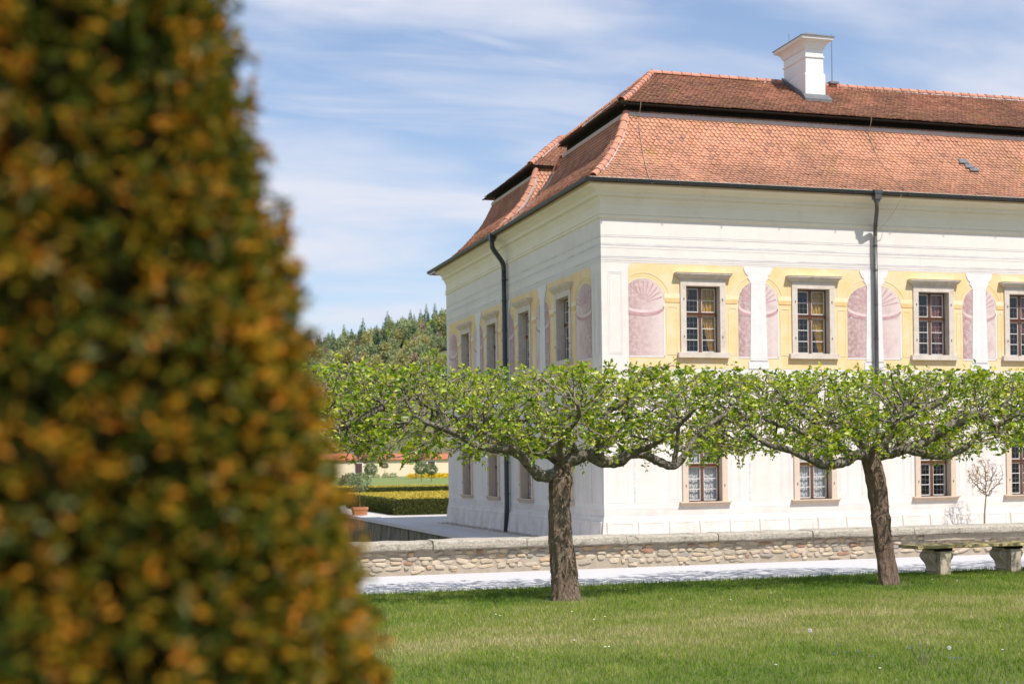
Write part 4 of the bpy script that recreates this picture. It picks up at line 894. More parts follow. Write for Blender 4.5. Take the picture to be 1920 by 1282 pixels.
# retaining walls of the moat
rw = thing('moat_wall', (-2.28, 20, -3.2), 'dark weathered stone retaining wall below the terrace left of the villa', 'wall')
mb = MB(); mb.box(-2.28, -1.9, -2.3, 75, -3.3, GZ-.10); mb.box(-2.28, 70, -2.3, -1.95, -3.3, GZ-.10); mb.build('masonry', MT['retain'], rw)
y = -2.38
while y < 62:
    L_ = random.uniform(1.6, 2.6); mb = MB(); mb.box(-2.40, -1.55, y+.006, y+L_-.006, GZ-.11, GZ+.025+random.uniform(0, .008)); mb.build('edge_slab', MT['coping_light'] if 'coping_light' in MT else MT['gravel'], rw); y += L_
mb = MB(); mb.box(-2.40, 40, -2.4, -1.6, GZ-.105, GZ+.02); mb.build('edge_slab', MT['gravel'], rw)
wb = thing('moat_wall', (-13, 20, -3.2), 'stone bank wall on the far left side of the moat', 'wall')
mb = MB(); mb.box(-13.3, -13.0, -15.1, 75, -3.3, -.28); mb.build('masonry', MT['retain'], wb)
# pebble strip and drain at the foot of the shaded wall
mb = MB()
for _ in range(900):
    y = random.uniform(-.2, 18.6); x = -.2-abs(rng.normal(0, .16)); s = random.uniform(.012, .03)
    mb.add([(x-s, y, GZ), (x, y-s*1.4, GZ), (x+s, y, GZ), (x, y+s*1.4, GZ), (x, y, GZ+s*.9)], [(0, 1, 4), (1, 2, 4), (2, 3, 4), (3, 0, 4)])
tag(mb.build('gravel', surf('pebbles', (.34, .27, .20), (.24, .19, .145), 30, .95, None, 1, (0, 1), None)), 'brown pebble strip at the foot of the shaded villa wall', 'gravel', kind='stuff')
# stone bench
bn = thing('stone_bench', (-1.0, -19.25, 0), 'long stone bench with mossy slab and scrolled supports at the lawn edge', 'bench')
mb = MB(); nU = 44; P = []
sec = [(-19.52, .400), (-19.535, .41), (-19.53, .442), (-19.50, .450), (-19.02, .450), (-19.0, .44), (-19.0, .40)]
for i in range(nU+1):
    x = -2.31+2.9*i/nU
    for (y, z) in sec:
        q = mnoise.noise(Vector((x*6, y*8, z*8)))*.008; P.append((x, y+q, z+q*.6))
k = len(sec); mb.add(P, [(i*k+j, i*k+(j+1) % k, (i+1)*k+(j+1) % k, (i+1)*k+j) for i in range(nU) for j in range(k)]+[tuple(range(k)), tuple(nU*k+j for j in range(k-1, -1, -1))])
mb.build('seat', MT['benchtop'], bn)
def support(xc):
    mb = MB()
    prof = [(.10, -.04), (.105, .03), (.125, .05), (.10, .075), (.105, .12), (.135, .17), (.175, .21), (.205, .25), (.21, .285), (.195, .315), (.165, .335), (.16, .36), (.14, .372)]
    pts = [(xc-d, z) for d, z in prof]+[(xc+d, z) for d, z in prof[::-1]]; n = len(pts)
    mb.add([(x, -19.36, z) for x, z in pts]+[(x, -19.10, z) for x, z in pts], [tuple(range(n)), tuple(range(2*n-1, n-1, -1))]+[(i, (i+1) % n, n+(i+1) % n, n+i) for i in range(n)])
    # scroll eyes
    for s in (-1, 1):
        c_ = (xc+s*.13, -19.365, .265); q = [(c_[0]+.045*math.cos(a), c_[1]-.012, c_[2]+.045*math.sin(a)) for a in np.linspace(0, 6.283, 14)[:-1]]
        q2 = [(c_[0]+.05*math.cos(a), c_[1]+.01, c_[2]+.05*math.sin(a)) for a in np.linspace(0, 6.283, 14)[:-1]]
        mb.add(q+q2, [tuple(range(13))]+[(i, (i+1) % 13, 13+(i+1) % 13, 13+i) for i in range(13)])
    mb.add([(xc-.085, -19.47, -.04), (xc+.085, -19.47, -.04), (xc+.085, -19.34, -.04), (xc-.085, -19.34, -.04), (xc-.095, -19.48, .35), (xc+.095, -19.48, .35), (xc+.095, -19.34, .35), (xc-.095, -19.34, .35)], [(0, 3, 2, 1), (4, 5, 6, 7), (0, 1, 5, 4), (1, 2, 6, 5), (2, 3, 7, 6), (3, 0, 4, 7)])
    mb.build('support', MT['benchstone'], bn)
    mb = MB(); mb.box(xc-.13, xc+.13, -19.46, -19.06, .355, .402); mb.build('bed_joint', MT['dark'], bn)
support(-1.80); support(-.56)

# ================================================================== APPLE TREES
def superell(x, y, rx, ry): return (abs(x)/rx)**2.6+(abs(y)/ry)**2.6
def colonize(P0, parent0, att, step=.075, kill=.075, infl=.5, maxit=110):
    nodes = [np.array(p) for p in P0]; par = list(parent0); att = att.copy()
    NP = np.array(nodes); d = np.linalg.norm(att[:, None]-NP[None], axis=2); best = d.argmin(1); bd = d.min(1)
    for it in range(maxit):
        if len(att) == 0: break
        act = bd < infl
        if not act.any(): infl *= 1.3; continue
        b = best[act]; v = att[act]-np.array(nodes)[b]; v /= np.linalg.norm(v, axis=1)[:, None]+1e-9
        acc = {}
        for i, vec in zip(b, v): acc[i] = acc.get(i, 0)+vec
        new = []
        for i, s in acc.items():
            s = s/(np.linalg.norm(s)+1e-9)+rng.normal(0, .28, 3); s /= np.linalg.norm(s)
            new.append((nodes[i]+s*step, i))
        st = len(nodes)
        for p, i in new: nodes.append(p); par.append(i)
        NP = np.array([p for p, i in new]); d = np.linalg.norm(att[:, None]-NP[None], axis=2); j = d.argmin(1); m_ = d.min(1)
        up__ = m_ < bd; best[up__] = st+j[up__]; bd[up__] = m_[up__]
        keep = bd > kill; att = att[keep]; best = best[keep]; bd = bd[keep]
    return np.array(nodes), np.array(par)
def frustums(A, B, ra, rb, n=4):
    """vectorised little cones between arrays of points"""
    d = B-A; L = np.linalg.norm(d, axis=1, keepdims=True)+1e-9; t = d/L
    ref = np.where(np.abs(t[:, 2:3]) > .9, np.array([[1., 0, 0]]), np.array([[0, 0, 1.]])); s = np.cross(ref, t); s /= np.linalg.norm(s, axis=1, keepdims=True); b = np.cross(t, s)
    an = np.arange(n)*2*np.pi/n; c = np.cos(an)[None, :, None]; si = np.sin(an)[None, :, None]
    o = s[:, None]*c+b[:, None]*si
    V = np.concatenate([A[:, None]+o*ra[:, None, None], B[:, None]+o*rb[:, None, None]], 1)
    q = np.array([[i, (i+1) % n, n+(i+1) % n, n+i] for i in range(n)])
    Fc = (q[None]+(np.arange(len(A))*2*n)[:, None, None]).reshape(-1, 4)
    return V.reshape(-1, 3), Fc
def leaves_np(C, D, L, Wd, rnd, fold=.35):
    """folded diamond leaves: centre base C, direction D, length, width"""
    n = len(C); D = D/(np.linalg.norm(D, axis=1, keepdims=True)+1e-9)
    r = rng.normal(0, 1, (n, 3)); r[:, 2] *= .5; s = np.cross(D, r); s /= np.linalg.norm(s, axis=1, keepdims=True)+1e-9; up_ = np.cross(s, D)
    up_ *= np.sign(up_[:, 2:3]+1e-6); L = L[:, None]; Wd = Wd[:, None]
    tip = C+D*L-up_*L*.12; mid = C+D*L*.48
    l = mid+s*Wd*.5+up_*Wd*fold*.5; r_ = mid-s*Wd*.5+up_*Wd*fold*.5
    q1 = C+D*L*.2+s*Wd*.28+up_*Wd*fold*.2; 
    V = np.stack([C, r_, tip, l], 1).reshape(-1, 3)
    k = (np.arange(n)*4)[:, None]; Fc = np.concatenate([k+np.array([[0, 1, 2]]), k+np.array([[0, 2, 3]])], 1).reshape(-1, 3)
    return V, Fc, np.repeat(rnd, 4)
def trunk_mesh(parent, pts, rad, mat, seed, nring=110, nseg=44, flare=.0):
    P = catmull([Vector(p) for p in pts], 12); S = [0]
    for i in range(1, len(P)): S.append(S[-1]+(P[i]-P[i-1]).length)
    V = []; 
    for k in range(nring):
        s = S[-1]*k/(nring-1); c = Vector((np.interp(s, S, [p.x for p in P]), np.interp(s, S, [p.y for p in P]), np.interp(s, S, [p.z for p in P])))
        r = np.interp(s/S[-1], rad[0], rad[1])
        for j in range(nseg):
            a = 2*math.pi*j/nseg; x, y = math.cos(a), math.sin(a)
            nn = mnoise.noise(Vector((x*1.1+seed, y*1.1, s*.9)))*.17+mnoise.noise(Vector((x*3.2+seed, y*3.2, s*1.6)))*.15+mnoise.noise(Vector((x*9, y*9+seed, s*9)))*.09-abs(mnoise.noise(Vector((x*5+seed*3, y*5, s*1.8))))*.16+.04
            lob = 1+.05*math.cos(3*a+seed)*max(0, 1-s*1.4)*2
            V.append(c+Vector((x, y, 0))*r*(1+nn)*lob)
    mb = MB(); n = nseg
    mb.add(V, [(k*n+j, k*n+(j+1) % n, (k+1)*n+(j+1) % n, (k+1)*n+j) for k in range(nring-1) for j in range(n)]+[tuple((nring-1)*n+j for j in range(n))])
    tk = mb.build('trunk', mat, parent, smooth=True)
    fk = MB()
    for _ in range(150 if flare else 45):
        k_ = random.randrange(3, nring-4); j_ = random.randrange(nseg); v0 = Vector(V[k_*n+j_]); cc = sum((Vector(V[k_*n+q]) for q in range(nseg)), Vector())/nseg
        out__ = (v0-cc).normalized(); sd__ = Vector((-out__.y, out__.x, 0)); w__ = random.uniform(.008, .022); l__ = random.uniform(.02, .07); o1 = random.uniform(.004, .022)
        a_ = v0-out__*.004; fk.add([a_+sd__*w__+Vector((0, 0, l__*.5)), a_-sd__*w__+Vector((0, 0, l__*.5)), v0+out__*o1-sd__*w__*.6-Vector((0, 0, l__*.5)), v0+out__*o1+sd__*w__*.7-Vector((0, 0, l__*.4))], [(0, 1, 2, 3)])
    fo = fk.build('bark_flakes', mat, parent); fo['kind'] = 'stuff'
    return tk
def apple_tree(base, label, trunk, trad, limbs, rx, ry, ztop, seed, tmat, natt=3000, leafk=1.0):
    global rng
    rng = np.random.default_rng(seed); random.seed(seed)
    t = thing('apple_tree', base, label, 'tree', 'flat clipped apple trees along the path')
    trunk_mesh(t, trunk, trad, tmat, seed, flare=1 if tmat is MT['bark'] else 0)
    nodes = []; par = []; rfix = []
    for lb in limbs:
        pts, r0, r1 = lb
        C_ = catmull(pts, 7); k = len(C_); rad = [lerp(r0, r1, i/(k-1))*(1+.13*mnoise.noise(Vector((i*.7, seed, r0*50)))) for i in range(k)]
        mb = MB(); mb.tube(C_, rad, 11, True, .38); mb.build('limb', MT['limb'], t, smooth=True)
        b = len(nodes)
        for i, p in enumerate(C_):
            nodes.append(tuple(p)); par.append(-1 if i == 0 else b+i-1); rfix.append(rad[i])
    nfix = len(nodes)
    cx_, cy_ = base[0], base[1]; att = []
    zb0 = ztop-1.10
    while len(att) < natt:
        x, y = random.uniform(-rx, rx), random.uniform(-ry, ry); z = random.uniform(zb0-.20, ztop-.03)
        e = superell(x, y, rx, ry)
        if e > 1: continue
        bot = zb0+.10*mnoise.noise(Vector((x*1.2+seed, y*1.2, 0)))*2 - .18*max(0, e-.55)
        if z < bot: continue
        # denser towards the clipped top and the rim
        if random.random() > .45+.55*((z-zb0)/(ztop-zb0)): continue
        att.append((cx_+x, cy_+.40+y*.80, z))
    nd, pr = colonize(nodes, par, np.array(att))
    n = len(nd); child = np.zeros(n, int); r = np.full(n, 0.0)
    for i in range(n-1, nfix-1, -1): child[pr[i]] += 1
    for i in range(n-1, nfix-1, -1):
        if r[i] == 0: r[i] = .0044**2.1
        r[pr[i]] += r[i] if pr[i] >= nfix else 0
    rr = np.minimum(r**(1/2.1), .034); rr[:nfix] = rfix
    idx = np.arange(nfix, n); A = nd[pr[idx]]; B = nd[idx]; ra = np.minimum(rr[pr[idx]], rr[idx]*1.5); rb = rr[idx]
    thick = rb > .010
    for nm, msk, ns, mt in (('branches', thick, 6, MT['limb']), ('twigs', ~thick, 4, MT['twig'])):
        V, Fc = frustums(A[msk], B[msk], ra[msk], rb[msk], ns); o = mesh_np(nm, V, Fc, 4, mt, t, base, smooth=True); o['kind'] = 'stuff'
    # clipped spur shoots at the surface
    thin = idx[rr[idx] < .0062]
    sp = thin[rng.random(len(thin)) < .55]; sd_ = rng.normal(0, .5, (len(sp), 3)); sd_[:, 2] = np.abs(sd_[:, 2])+.35; sd_ /= np.linalg.norm(sd_, axis=1)[:, None]
    SL = rng.uniform(.04, .13, len(sp)); SE = nd[sp]+sd_*SL[:, None]; SE[:, 2] = np.minimum(SE[:, 2], ztop+rng.normal(0.0, .03, len(sp))+np.array([.10*mnoise.noise(Vector((q_[0]*2.6, q_[1]*2.6, seed))) for q_ in SE]))
    V, Fc = frustums(nd[sp], SE, np.full(len(sp), .0030), np.full(len(sp), .0018), 3); o = mesh_np('spurs', V, Fc, 4, MT['twig'], t, base); o['kind'] = 'stuff'
    # leaf rosettes on thin twigs and spur tips
    src = np.concatenate([nd[thin], SE, SE]); cl_ = np.array([mnoise.noise(Vector(p_)*3.4+Vector((seed, 0, 0)))+.6*mnoise.noise(Vector(p_)*8.5) for p_ in src]); k = rng.poisson(2.05*leafk*np.clip(1.05+1.7*cl_, .12, 2.3), len(src)); C = np.repeat(src, k, axis=0); m_ = len(C)
    C = C+rng.normal(0, .018, (m_, 3)); D = rng.normal(0, 1, (m_, 3)); D[:, 2] = D[:, 2]*.55+.18
    out_ = C-np.array([cx_, cy_, ztop-.55]); out_[:, 2] *= .8; out_ /= np.linalg.norm(out_, axis=1)[:, None]+.2; D += out_*.5
    L = rng.gamma(9, .0066, m_).clip(.026, .095); rv = np.clip(rng.beta(1.3, 1.1, m_)+.10*np.array([mnoise.noise(Vector(c)*3.0) for c in C]), 0, 1)
    V, Fc, rv = leaves_np(C, D, L, L*rng.uniform(.48, .66, m_), rv); o = mesh_np('crown', V, Fc, 3, MT['apple'], t, base, attrs={'rnd': rv}); o['kind'] = 'stuff'
    o['label'] = 'fresh yellow green spring leaves'
    nb_ = 110; bp = SE[rng.integers(0, len(SE), nb_)]; BC = np.repeat(bp, 5, axis=0)+rng.normal(0, .006, (nb_*5, 3)); BD = rng.normal(0, 1, (nb_*5, 3))
    V, Fc, rv = leaves_np(BC, BD, np.full(len(BC), .020), np.full(len(BC), .017), np.zeros(len(BC))); o = mesh_np('blossom', V, Fc, 3, MT['blossom'], t, base); o['kind'] = 'stuff'
    # hanging sprigs below the crown
    low = idx[(nd[idx][:, 2] < zb0+.16) & (rr[idx] < .008)]
    if len(low):
        hs = low[rng.integers(0, len(low), 46)]; SA = []; SB = []; LC = []
        for i_ in hs:
            p = nd[i_].copy(); d_ = rng.normal(0, .5, 3); d_[2] = -.7
            for q in range(int(rng.integers(2, 6))):
                d_ = d_+rng.normal(0, .25, 3); d_ /= np.linalg.norm(d_); p2 = p+d_*.05; SA.append(p); SB.append(p2); p = p2
                for _ in range(3): LC.append(p+rng.normal(0, .012, 3))
        SA = np.array(SA); SB = np.array(SB); LC = np.array(LC)
        V, Fc = frustums(SA, SB, np.full(len(SA), .003), np.full(len(SA), .0022), 3); o = mesh_np('sprigs', V, Fc, 4, MT['twig'], t, base); o['kind'] = 'stuff'
        LD = rng.normal(0, 1, LC.shape); LD[:, 2] -= .5; LL = rng.uniform(.035, .07, len(LC)); V, Fc, rv = leaves_np(LC, LD, LL, LL*.58, rng.beta(1.2, 1.6, len(LC))); o = mesh_np('sprig_leaves', V, Fc, 3, MT['apple'], t, base, attrs={'rnd': rv}); o['kind'] = 'stuff'
    return t
def lim(pts, r0, r1): return (pts, r0, r1)
Y1 = -20.72
T1 = [lim([(-8.33, Y1, 1.66), (-8.57, Y1-.10, 1.59), (-8.74, Y1-.2, 1.68), (-8.95, Y1-.3, 1.87), (-9.16, Y1-.4, 1.94), (-9.51, Y1-.5, 1.97), (-9.85, Y1-.6, 2.13), (-10.2, Y1-.7, 2.25)], .088, .03),
      lim([(-8.27, Y1, 1.74), (-8.02, Y1-.12, 1.86), (-7.80, Y1-.22, 1.77), (-7.66, Y1-.26, 1.76), (-7.47, Y1-.3, 1.85), (-7.28, Y1-.3, 1.85), (-7.10, Y1-.34, 1.76), (-6.91, Y1-.38, 1.70), (-6.79, Y1-.4, 1.80), (-6.64, Y1-.4, 2.01), (-6.40, Y1-.45, 2.24), (-6.1, Y1-.5, 2.42)], .085, .03),
      lim([(-7.84, Y1-.2, 1.77), (-7.90, Y1-.34, 2.01), (-7.88, Y1-.40, 2.22), (-7.81, Y1-.42, 2.39), (-7.63, Y1-.45, 2.52), (-7.51, Y1-.5, 2.65), (-7.40, Y1-.5, 2.82), (-7.36, Y1-.5, 2.94)], .066, .018),
      lim([(-6.91, Y1-.38, 1.71), (-6.88, Y1-.44, 2.0), (-6.89, Y1-.5, 2.28), (-6.94, Y1-.5, 2.56)], .036, .014),
      lim([(-8.05, Y1-.1, 1.84), (-7.65, Y1+.25, 1.95), (-7.43, Y1+.45, 2.04), (-7.28, Y1+.6, 2.15), (-7.1, Y1+.8, 2.35)], .055, .022),
      lim([(-8.24, Y1, 1.72), (-8.40, Y1+.12, 1.84), (-8.58, Y1+.25, 1.90), (-8.70, Y1+.4, 1.99), (-8.90, Y1+.6, 2.2), (-9.1, Y1+.8, 2.45)], .07, .02),
      lim([(-8.22, Y1, 1.72), (-8.2, Y1+.2, 1.9), (-8.3, Y1+.6, 2.05), (-8.2, Y1+1.1, 2.25), (-8.3, Y1+1.5, 2.4)], .07, .022),
      lim([(-8.12, Y1-.05, 1.85), (-8.22, Y1-.2, 2.02), (-8.35, Y1-.32, 2.14), (-8.39, Y1-.36, 2.29), (-8.24, Y1-.4, 2.38), (-8.17, Y1-.5, 2.62)], .045, .016),
      lim([(-8.3, Y1-.02, 1.72), (-8.42, Y1-.3, 1.92), (-8.5, Y1-.7, 2.1), (-8.45, Y1-1.1, 2.3), (-8.6, Y1-1.5, 2.45)], .05, .02),
      lim([(-7.47, Y1-.3, 1.86), (-7.3, Y1-.7, 1.98), (-7.1, Y1-1.0, 2.2), (-7.0, Y1-1.3, 2.4)], .042, .018),
      lim([(-9.16, Y1-.4, 1.95), (-9.25, Y1-.1, 2.1), (-9.5, Y1+.3, 2.3), (-9.9, Y1+.6, 2.5)], .04, .015)]
apple_tree((-8.29, Y1, 0), 'apple tree with thick flaking trunk standing left on the lawn before the villa corner',
           [(-8.27, Y1, -.10), (-8.28, Y1, .25), (-8.30, Y1, .6), (-8.33, Y1, 1.0), (-8.33, Y1, 1.4), (-8.29, Y1, 1.76)], ([0, .06, .2, .5, .7, .88, 1], [.20, .182, .165, .150, .135, .142, .10]), T1, 2.75, 2.05, 2.96, 21, MT['bark'])
Y2 = -20.55
T2 = [lim([(-3.72, Y2, 1.82), (-4.03, Y2-.15, 1.80), (-4.28, Y2-.25, 1.72), (-4.61, Y2-.33, 1.69), (-4.86, Y2-.4, 1.76), (-5.18, Y2-.45, 1.88), (-5.5, Y2-.5, 1.95), (-5.8, Y2-.55, 2.10)], .082, .03),
      lim([(-3.70, Y2, 1.80), (-3.54, Y2-.12, 2.04), (-3.45, Y2-.2, 2.28), (-3.37, Y2-.25, 2.44), (-3.18, Y2-.3, 2.50), (-2.95, Y2-.3, 2.46), (-2.7, Y2-.35, 2.6)], .095, .03),
      lim([(-3.66, Y2, 1.80), (-3.40, Y2-.1, 1.85), (-3.10, Y2-.18, 1.94), (-2.84, Y2-.22, 2.05), (-2.58, Y2-.25, 2.22), (-2.23, Y2-.25, 2.35), (-1.83, Y2-.2, 2.22), (-1.61, Y2-.2, 2.31), (-1.25, Y2-.2, 2.45)], .082, .035),
      lim([(-3.30, Y2-.2, 1.88), (-3.10, Y2-.34, 1.82), (-2.89, Y2-.42, 1.77), (-2.69, Y2-.5, 1.82), (-2.50, Y2-.55, 1.93), (-2.35, Y2-.6, 2.1)], .055, .032),
      lim([(-3.76, Y2, 1.84), (-3.94, Y2-.1, 2.09), (-4.15, Y2-.18, 2.23), (-4.40, Y2-.22, 2.28), (-4.69, Y2-.3, 2.24), (-4.95, Y2-.3, 2.4), (-5.2, Y2-.35, 2.55)], .06, .02),
      lim([(-4.03, Y2-.15, 1.81), (-4.28, Y2+.1, 1.98), (-4.69, Y2+.3, 2.17), (-5.01, Y2+.4, 2.28), (-5.3, Y2+.5, 2.48)], .05, .02),
      lim([(-3.7, Y2, 1.8), (-3.7, Y2+.3, 1.98), (-3.6, Y2+.8, 2.15), (-3.7, Y2+1.3, 2.35)], .07, .025),
      lim([(-3.3, Y2, 1.88), (-2.95, Y2+.4, 2.05), (-2.6, Y2+.8, 2.2), (-2.4, Y2+1.2, 2.4)], .055, .02),
      lim([(-3.72, Y2-.03, 1.82), (-3.8, Y2-.4, 2.0), (-3.9, Y2-.8, 2.15), (-3.75, Y2-1.2, 2.35)], .05, .02),
      lim([(-2.84, Y2-.22, 2.05), (-2.7, Y2-.6, 2.2), (-2.5, Y2-1.0, 2.35)], .04, .018)]
apple_tree((-3.47, Y2, 0), 'apple tree with slim leaning trunk standing beside the stone bench',
           [(-3.44, Y2, -.10), (-3.47, Y2, .2), (-3.51, Y2, .5), (-3.56, Y2, .9), (-3.60, Y2, 1.2), (-3.65, Y2, 1.5), (-3.74, Y2, 1.86)], ([0, .06, .2, .45, .52, .56, .8, 1], [.15, .135, .122, .118, .136, .120, .125, .12]), T2, 2.55, 2.05, 2.96, 33, MT['barkred'])
def shift_limbs(T, dx, dy, flip, x0):
    return [([((x0-(p[0]-x0) if flip else p[0])+dx, p[1]+dy, p[2]) for p in pts], a, b) for pts, a, b in T]
dx0 = -13.1+8.29; apple_tree((-13.1, -20.75, 0), 'apple tree half hidden behind the clipped yew, its leafy crown reaching in from the left',
           [(-13.1, -20.75, -.1), (-13.1, -20.75, .6), (-13.1, -20.75, 1.2), (-13.1, -20.75, 1.76)], ([0, .1, .5, 1], [.18, .15, .13, .12]), shift_limbs(T2, -13.1+3.70, -.2, False, -3.7), 2.6, 2.0, 3.03, 45, MT['bark'], 2400)
apple_tree((1.45, -20.6, 0), 'apple tree beyond the right edge, only the tips of its crown in view',
           [(1.45, -20.6, -.1), (1.45, -20.6, .6), (1.45, -20.6, 1.2), (1.45, -20.6, 1.78)], ([0, .1, .5, 1], [.17, .15, .13, .12]), shift_limbs(T1, 1.45+8.27, .12, False, -8.27), 2.6, 2.0, 3.0, 57, MT['bark'], 2400)
rng = np.random.default_rng(5); random.seed(5)

# ================================================================== CLIPPED YEW CONE IN THE FOREGROUND
AX = CAM+RR*(-.988)+FF*1.797
yx, yy = AX.x, AX.y
yew = thing('yew_topiary', (yx, yy, 0), 'tall clipped yew cone with orange brown shoots, out of focus close to the camera', 'topiary')
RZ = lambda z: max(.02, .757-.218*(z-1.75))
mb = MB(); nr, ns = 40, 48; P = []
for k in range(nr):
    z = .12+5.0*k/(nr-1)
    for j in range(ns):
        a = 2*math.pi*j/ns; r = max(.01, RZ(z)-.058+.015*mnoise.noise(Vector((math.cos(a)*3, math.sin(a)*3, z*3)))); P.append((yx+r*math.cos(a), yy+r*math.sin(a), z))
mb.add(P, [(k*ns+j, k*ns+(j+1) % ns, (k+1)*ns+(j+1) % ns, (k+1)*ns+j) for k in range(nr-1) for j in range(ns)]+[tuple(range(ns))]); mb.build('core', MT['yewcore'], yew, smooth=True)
mb = MB(); mb.tube([(yx, yy, -.1), (yx, yy, .3)], [.12, .10], 10); mb.build('trunk', MT['bark'], yew)
to_cam = math.atan2(CAM.y-yy, CAM.x-yx)
def yew_shoots():
    N_ = 190000
    z = rng.uniform(.12, 5.1, N_); a = rng.uniform(-math.pi, math.pi, N_)
    R = np.maximum(.02, .757-.218*(z-1.75)); keep = rng.random(N_) < R/1.13
    near = (np.abs((a-to_cam+math.pi) % (2*math.pi)-math.pi) < 1.75) & (z < 2.75) & (z > 1.15)
    keep &= near | (rng.random(N_) < .16)
    z, a, R = z[keep], a[keep], R[keep]
    ca_, sa_ = R*np.cos(a), R*np.sin(a)
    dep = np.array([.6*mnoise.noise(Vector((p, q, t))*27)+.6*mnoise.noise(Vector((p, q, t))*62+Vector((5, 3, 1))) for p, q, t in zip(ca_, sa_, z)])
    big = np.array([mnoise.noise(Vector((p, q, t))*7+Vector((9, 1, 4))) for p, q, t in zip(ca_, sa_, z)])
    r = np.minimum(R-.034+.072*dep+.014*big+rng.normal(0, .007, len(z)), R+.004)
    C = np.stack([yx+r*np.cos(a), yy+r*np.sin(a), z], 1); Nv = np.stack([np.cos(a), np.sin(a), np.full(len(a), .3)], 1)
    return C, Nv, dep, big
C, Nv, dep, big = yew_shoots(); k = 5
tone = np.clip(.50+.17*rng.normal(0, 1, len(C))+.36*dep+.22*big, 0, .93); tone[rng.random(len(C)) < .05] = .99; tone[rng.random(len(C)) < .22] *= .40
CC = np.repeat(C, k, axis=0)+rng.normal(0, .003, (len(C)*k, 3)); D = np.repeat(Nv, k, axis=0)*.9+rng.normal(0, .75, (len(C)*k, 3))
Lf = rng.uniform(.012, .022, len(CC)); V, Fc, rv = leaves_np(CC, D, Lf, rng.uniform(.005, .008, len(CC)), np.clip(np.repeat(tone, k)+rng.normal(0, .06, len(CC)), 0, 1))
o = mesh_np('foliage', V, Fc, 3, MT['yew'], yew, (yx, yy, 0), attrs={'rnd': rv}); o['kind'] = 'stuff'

# ================================================================== GRASS
def vnoise(x, y, s, seed):
    return np.array([mnoise.noise(Vector((a*s+seed, b*s, seed*.7))) for a, b in zip(x, y)])
gx, gy = [], []
bands = [(-31, -28.4, 900), (-28.4, -26, 3000), (-26, -23, 2600), (-23, -20.5, 2300), (-20.5, LAWN_EDGE+.03, 2600)]
for y0, y1, dens in bands:
    ya = (y0+y1)/2; dl = ya-CAM.y
    # stretch of lawn in front of the camera, with a margin either side
    xl = CAM.x+dl*math.tan(YAW-.20)-.9; xr = CAM.x+dl*math.tan(YAW+.36)+1.6
    n = int((xr-xl)*(y1-y0)*dens); gx.append(rng.uniform(xl, xr, n)); gy.append(rng.uniform(y0, y1, n))
gx = np.concatenate(gx); gy = np.concatenate(gy)
keep = np.ones(len(gx), bool)
for tx_, ty_, tr_ in ((-8.27, -20.72, .34), (-3.44, -20.55, .27), (-1.80, -19.30, .20), (-.56, -19.30, .20)): keep &= (np.hypot(gx-tx_, (gy-ty_)*1.1) > tr_*.55) & ((np.hypot(gx-tx_, gy-ty_) > tr_*1.25) | (rng.random(len(gx)) < .35))
gx = gx[keep]; gy = gy[keep]; n = len(gx)
cell = .06; key = np.floor(gx/cell)*100003+np.floor(gy/cell); uq, inv = np.unique(key, return_inverse=True)
ux = np.zeros(len(uq)); uy = np.zeros(len(uq)); ux[inv] = gx; uy[inv] = gy
pat = (vnoise(ux, uy, .55, 3.1)*1.0+vnoise(ux, uy, 1.9, 8.2)*.7+vnoise(ux, uy, 6.0, 5.5)*.45)[inv]
mid = np.exp(-((gy+23.8)/1.75)**2)
dry = np.clip(.36+.34*pat+.34*mid-.18*np.clip((gy+21.4)/1.2, 0, 1)-.10*np.clip((-26.3-gy)/1, 0, 1), 0, 1)
tone = np.clip(dry+rng.normal(0, .15, n), 0, 1)
h = rng.gamma(8, .0043, n)*(1.0+.25*np.clip(-pat, 0, 1))*(1+.5*(gy > LAWN_EDGE-.12)); a = rng.uniform(0, 6.283, n); ln = rng.uniform(.15, .75, n)*h; b = rng.uniform(0, 6.283, n); wd = rng.uniform(.0020, .0042, n)
B0 = np.stack([gx-np.cos(b)*wd, gy-np.sin(b)*wd, np.zeros(n)-.004], 1); B1 = np.stack([gx+np.cos(b)*wd, gy+np.sin(b)*wd, np.zeros(n)-.004], 1)
Tp = np.stack([gx+np.cos(a)*ln, gy+np.sin(a)*ln, h], 1)
V = np.stack([B0, B1, Tp], 1).reshape(-1, 3); rv = np.repeat(tone, 3)
o = mesh_np('grass', V, np.arange(n*3), 3, MT['grass'], attrs={'rnd': rv}); tag(o, 'short lawn grass, green with dry straw coloured patches', 'grass', kind='stuff')
